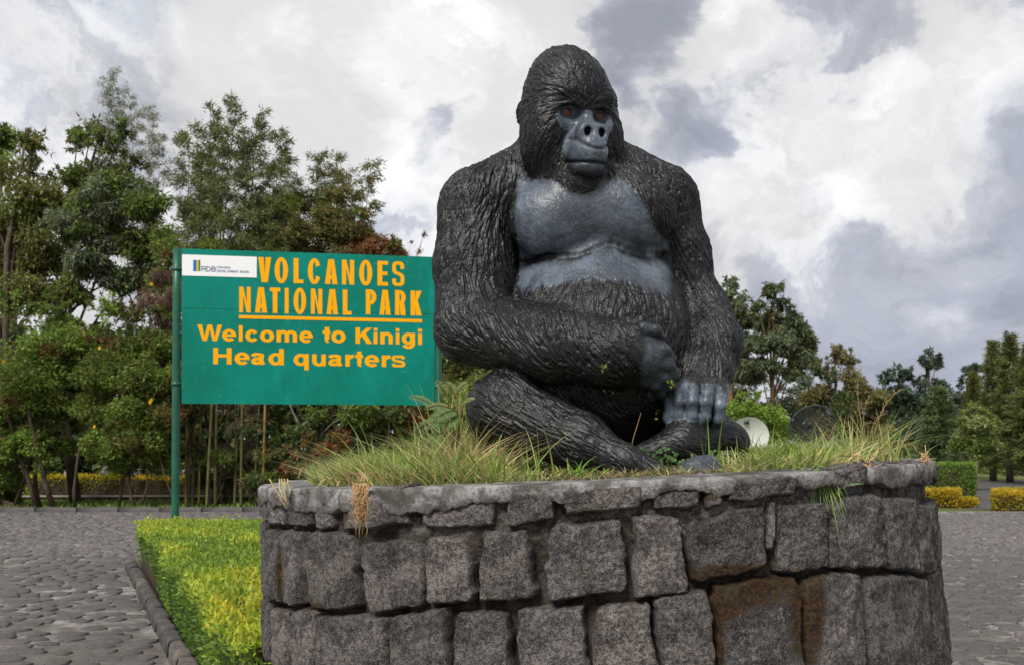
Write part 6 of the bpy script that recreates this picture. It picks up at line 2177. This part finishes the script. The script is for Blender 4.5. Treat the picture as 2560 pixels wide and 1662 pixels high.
def tuft(name, label, base, n, h, spread, lean_m, cols_, width, seed, az0=None, category='grass tuft', group='grass tufts on the planter'):
    r = np.random.default_rng(seed)
    base = np.asarray(base, float)
    P = base + np.c_[r.normal(size=(n, 2)) * spread, np.zeros(n)]
    az = r.uniform(0, 2 * math.pi, n) if az0 is None else az0 + r.normal(0, 0.7, n)
    V, Q, C = blades(P, h * r.uniform(0.5, 1.15, n), az, np.abs(r.normal(lean_m, 0.2, n)), width * r.uniform(0.7, 1.3, n), pal(r, n, cols_, 0.2), 6)
    o = link(name, mesh_np(name, V - base, Q, C, True), M_GRASS)
    o.location = Vector(base)
    tag(o, label, category, group)
    return o


def gz(px, depth):
    p = W(px, 1090, depth)
    return np.array([p[0], depth, float(soil_z(np.array([p[0]]), np.array([depth]))[0]) - 0.005])


tuft('grass_tuft', 'upright green grass tuft left of the fern', gz(975, 3.75), 26, 0.24, 0.03, 0.30, GR, 0.0062, 1)
tuft('grass_tuft', 'fresh green grass tuft on the left end of the planter', gz(860, 3.65), 30, 0.19, 0.04, 0.45, GR, 0.006, 2)
tuft('grass_tuft', 'long green blades standing against the gorilla knee', gz(1245, 3.52), 9, 0.21, 0.03, 0.25, GR, 0.006, 3)
tuft('grass_tuft', 'tall blades behind the fern beside the gorilla knee', gz(1060, 3.82), 70, 0.34, 0.05, 0.24, GR + ST + ST, 0.0055, 4)
tuft('grass_tuft', 'tall straw grass clump on the right end of the planter', gz(2040, 3.75), 70, 0.22, 0.06, 0.40, GR + GR + ST, 0.0055, 5)
tuft('grass_tuft', 'green grass clump behind the right rim of the planter', gz(1960, 3.85), 50, 0.20, 0.06, 0.30, GR + GR + ST, 0.006, 6)
tuft('grass_tuft', 'straw coloured heap of dead grass below the fern', gz(1080, 3.62), 300, 0.20, 0.085, 0.75, ST + [(0.17, 0.11, 0.055)], 0.0042, 7)
tuft('grass_tuft', 'dead grass beside the gorilla foot', gz(1560, 3.42), 40, 0.05, 0.03, 0.8, ST + GR, 0.004, 8)
tuft('grass_tuft', 'green blades right of the grey foot', gz(1715, 3.5), 60, 0.09, 0.05, 0.6, GR + ST, 0.005, 9)
tuft('grass_tuft', 'single tall green stalks in front of the fist', gz(1655, 3.55), 5, 0.20, 0.03, 0.12, GR, 0.0055, 10)
tuft('grass_tuft', 'small broad leaved grass at the gorilla shin', gz(1345, 3.36), 14, 0.085, 0.02, 0.7, [(0.075, 0.14, 0.026), (0.09, 0.16, 0.03)], 0.012, 11)

# seed stalks arching above the right clump
mb = MB()
base = gz(2025, 3.78)
r = np.random.default_rng(71)
for tx, ty in ((2095, 905), (1998, 858), (2085, 1000), (2060, 960), (2020, 930)):
    tip = W(tx, ty, 3.75)
    t = np.linspace(0, 1, 12)[:, None]
    mid = (base + tip) / 2 + np.array([-0.05, 0, 0.09])
    pts = (1 - t) ** 2 * base + 2 * t * (1 - t) * mid + t ** 2 * tip
    mb.tube(pts - base, np.linspace(0.0022, 0.0010, 12), 4, (0.40, 0.30, 0.15))
    for k in range(14):
        q = 0.6 + 0.4 * k / 14
        c0 = np.array([np.interp(q, t[:, 0], pts[:, i]) for i in range(3)])
        mb.tube([c0 - base, c0 - base + r.normal(size=3) * 0.012 + np.array([0, 0, 0.012])], [0.0012, 0.0008], 3, (0.42, 0.31, 0.17))
o = mb.build('seed_grass', M_GRASS); o.location = Vector(base)
tag(o, 'thin dry seed grass arching above the right clump of grass', 'grass')

# dry roots hanging over the rim
def hanging(name, label, px, py0, py1, depth, n, wpx, seed, cols_=ST, wig=0.012, group='dry roots hanging over the rim'):
    r = np.random.default_rng(seed)
    top = W(px, py0, depth)
    mb = MB()
    for k in range(n):
        L_ = (py1 - py0) * depth / FD * r.uniform(0.35, 1.0)
        s = np.linspace(0, 1, 9)
        x0 = r.normal() * wpx * depth / FD * 0.5
        p = np.stack([x0 * (1 - 0.55 * s) + np.cumsum(r.normal(size=9)) * wig * 0.35, -0.022 * np.sin(s * 1.6) + np.cumsum(r.normal(size=9)) * 0.002 - 0.005, -L_ * s], 1)
        mb.tube(p, np.linspace(0.0026, 0.0012, 9) * r.uniform(0.7, 1.2), 4, pal(r, 1, cols_)[0])
        for j in range(5 if n > 15 else 2):
            q = p[r.integers(1, 8)]
            mb.tube([q, q + r.normal(size=3) * np.array([0.013, 0.006, 0.013])], [0.0015, 0.0008], 3, pal(r, 1, cols_)[0])
    # strands lying back over the rim into the grass
    for k in range(n // 4):
        s = np.linspace(0, 1, 7)
        x0 = r.normal() * wpx * depth / FD * 0.6
        mb.tube(np.stack([x0 + r.normal() * 0.03 * s, 0.01 + 0.10 * s, 0.012 * np.sin(s * 3) + 0.004 + 0.02 * s], 1), 0.0018, 4, pal(r, 1, cols_)[0])
    o = mb.build(name, M_GRASS)
    o.location = Vector(top)
    tag(o, label, 'dry roots', group)


ROOT = [(0.24, 0.16, 0.075), (0.29, 0.205, 0.11), (0.20, 0.125, 0.06)]
hanging('root_bunch', 'bunch of dry straw roots hanging over the left front of the rim', 842, 1122, 1250, 3.02, 30, 13, 81, ROOT)
hanging('root_bunch', 'dry roots under the green tuft trailing down the wall on the right', 1938, 1140, 1240, 3.16, 10, 10, 82, ROOT)
hanging('root_bunch', 'small dry root bunch over the rim right of the green tuft', 2012, 1078, 1122, 3.27, 22, 14, 83, ROOT)
hanging('root_bunch', 'dry roots draped over the far right corner of the rim', 2145, 1052, 1092, 3.55, 10, 10, 84, ROOT)
hanging('root_bunch', 'few thin straws trailing over the left corner of the rim', 690, 1112, 1180, 3.45, 7, 60, 85, ST, 0.006)
# green tuft hanging over the rim
r = np.random.default_rng(91)
base = W(1890, 1108, 3.16)
n = 110
V, Q, C = blades(base + r.normal(size=(n, 3)) * np.array([0.035, 0.012, 0.010]), r.uniform(0.025, 0.055, n), np.pi * 1.5 + r.normal(0, 1.0, n), r.uniform(0.5, 1.2, n), r.uniform(0.004, 0.008, n), pal(r, n, [(0.075, 0.13, 0.026), (0.09, 0.15, 0.03), (0.12, 0.155, 0.045)], 0.2), 6)
dV = V - base
V[:, 2] = base[2] + dV[:, 2] - 9.0 * np.clip(-dV[:, 1], 0, 1) ** 1.6
o = link('hanging_grass', mesh_np('hanging_grass', V - base, Q, C, True), M_GRASS); o.location = Vector(base)
tag(o, 'fresh green grass tuft hanging over the right front of the rim', 'grass tuft', 'grass tufts on the planter')

# fern beside the knee
def frond(mb, base, tip, sag, n=15, w0=0.045, col=(0.13, 0.20, 0.05)):
    base, tip = np.asarray(base, float), np.asarray(tip, float)
    t = np.linspace(0, 1, 12)[:, None]
    mid = (base + tip) / 2 + np.array([0, 0, sag])
    pts = (1 - t) ** 2 * base + 2 * t * (1 - t) * mid + t ** 2 * tip
    mb.tube(pts, np.linspace(0.0022, 0.001, 12), 4, (0.16, 0.12, 0.05))
    for k in range(n):
        q = 0.12 + 0.88 * k / n
        c = np.array([np.interp(q, t[:, 0], pts[:, i]) for i in range(3)])
        d = unit(np.array([np.interp(min(q + 0.05, 1), t[:, 0], pts[:, i]) for i in range(3)]) - np.array([np.interp(q - 0.05, t[:, 0], pts[:, i]) for i in range(3)]))
        up = np.array([0, -0.7, 0.7]); sd_ = unit(np.cross(d, up))
        L_ = w0 * math.sin(math.pi * min(0.15 + q * 0.85, 1)) ** 0.8 + 0.004
        for s_ in (-1, 1):
            ax = unit(sd_ * s_ + d * 0.45 + np.array([0, 0, -0.15]))
            wv = unit(np.cross(ax, up)) * L_ * 0.10
            mb.add([c, c + ax * L_ * 0.45 + wv, c + ax * L_, c + ax * L_ * 0.45 - wv], None, [(0, 1, 2, 3)], np.array(col) * rng.uniform(0.75, 1.3))


fb = gz(1040, 3.75)
fern = empty('fern', tuple(fb)); tag(fern, 'fern with drooping green fronds left of the gorilla knee', 'fern')
for bx, by, tx, ty, dz_, sg, wf in ((1022, 958, 948, 922, -0.02, 0.035, 0.022), (1040, 985, 955, 1012, -0.08, 0.05, 0.034), (1030, 1005, 988, 1048, -0.10, 0.03, 0.034), (1062, 955, 1002, 985, -0.14, 0.035, 0.040),
                                    (1045, 935, 1012, 882, 0.02, 0.02, 0.020), (1060, 925, 1036, 888, 0.0, 0.02, 0.020), (1066, 965, 1030, 1004, -0.12, 0.03, 0.036), (1062, 915, 1088, 890, 0.0, 0.02, 0.020), (1050, 950, 985, 952, -0.05, 0.03, 0.024), (1070, 940, 1100, 930, -0.08, 0.02, 0.024)):
    mb = MB()
    b0 = W(bx, by, 3.72) - fb
    mb.tube([np.zeros(3), b0 * 0.5 + np.array([0.02, 0, 0.02]), b0], [0.003, 0.0025, 0.002], 4, (0.20, 0.14, 0.07))
    frond(mb, b0, W(tx, ty, 3.72 + dz_) - fb, sg, w0=wf, col=(0.120, 0.190, 0.060) if wf > 0.03 else (0.16, 0.20, 0.06))
    mb.build('frond', M_GRASS, fern)

# clover
r = np.random.default_rng(95)
cb = gz(1590, 3.70)
mb = MB(); lm = MB()
for k in range(90):
    px = r.choice([r.uniform(1485, 1560), r.uniform(1560, 1700), r.uniform(1500, 1690)])
    d = 3.73 + r.uniform(-0.07, 0.10)
    g = gz(px, d)
    top = g + np.array([r.normal() * 0.015, -0.015, r.uniform(0.015, 0.060) + (0.025 if px < 1570 else 0)])
    if float(sdf(top[None].astype(np.float32), cull=False)[0]) < 0.004: continue
    mb.tube([g - cb, (g + top) / 2 - cb + r.normal(size=3) * 0.006, top - cb], 0.0011, 3, (0.14, 0.20, 0.06))
    c = np.array([0.085, 0.165, 0.050]) * r.uniform(0.6, 1.35)
    a0 = r.uniform(0, 6.28)
    tl = unit(np.array([r.normal() * 0.3, -0.75, 0.8]))
    e1 = unit(np.cross(tl, [0, 0, 1.0])); e2 = np.cross(tl, e1)
    for j in range(3):
        a = a0 + j * 2.094
        L_ = r.uniform(0.011, 0.017)
        ax = e1 * math.cos(a) + e2 * math.sin(a); sx = -e1 * math.sin(a) + e2 * math.cos(a)
        o_ = top - cb
        lm.add([o_, o_ + ax * L_ * 0.55 + sx * L_ * 0.55, o_ + ax * L_ * 1.05 + sx * L_ * 0.30, o_ + ax * L_ * 0.92, o_ + ax * L_ * 1.05 - sx * L_ * 0.30, o_ + ax * L_ * 0.55 - sx * L_ * 0.55],
               None, [(0, 1, 2, 3), (0, 3, 4, 5)], c)
clover = empty('clover', tuple(cb)); tag(clover, 'patch of green clover between the gorilla shin, fist and foot', 'clover')
tag(mb.build('stem_mass', M_GRASS, clover), kind='stuff'); tag(lm.build('leaf_mass', M_GRASS, clover, False), kind='stuff')
# tiny sprigs growing in the statue's creases
for k, (px, py, dy, lab) in enumerate(((1403, 852, -0.56, 'on the gorilla forearm'), (1415, 902, -0.40, 'in the shade under the forearm'), (1556, 893, -0.47, 'between the two gorilla hands'), (1530, 962, -0.36, 'beside the gorilla fist'))):
    lm = MB()
    r = np.random.default_rng(200 + k)
    for j in range(9):
        c = r.normal(size=3) * 0.010
        ax = unit(r.normal(size=3) + np.array([0, -1, 0.5])); sx = unit(np.cross(ax, r.normal(size=3)))
        lm.add([c, c + ax * 0.008 + sx * 0.006, c + ax * 0.015, c + ax * 0.008 - sx * 0.006], None, [(0, 1, 2, 3)], (0.20, 0.26, 0.03))
    o = lm.build('weed_sprig', M_GRASS, None, False)
    o.location = Vector(G(px, py, dy))
    tag(o, 'tiny yellow green weed sprig ' + lab, 'weed', 'weeds in the creases of the statue')
# dry twig standing in front of the belly
mb = MB()
b_ = gz(1455, 3.62); t_ = W(1490, 958, 3.66)
mb.tube([np.zeros(3), (t_ - b_) * 0.55 + np.array([-0.004, 0, 0.004]), t_ - b_], [0.0022, 0.0018, 0.0010], 5, (0.30, 0.18, 0.10))
o = mb.build('dry_twig', M_GRASS); o.location = Vector(b_)
tag(o, 'thin tan dry twig leaning in front of the gorilla belly', 'twig')
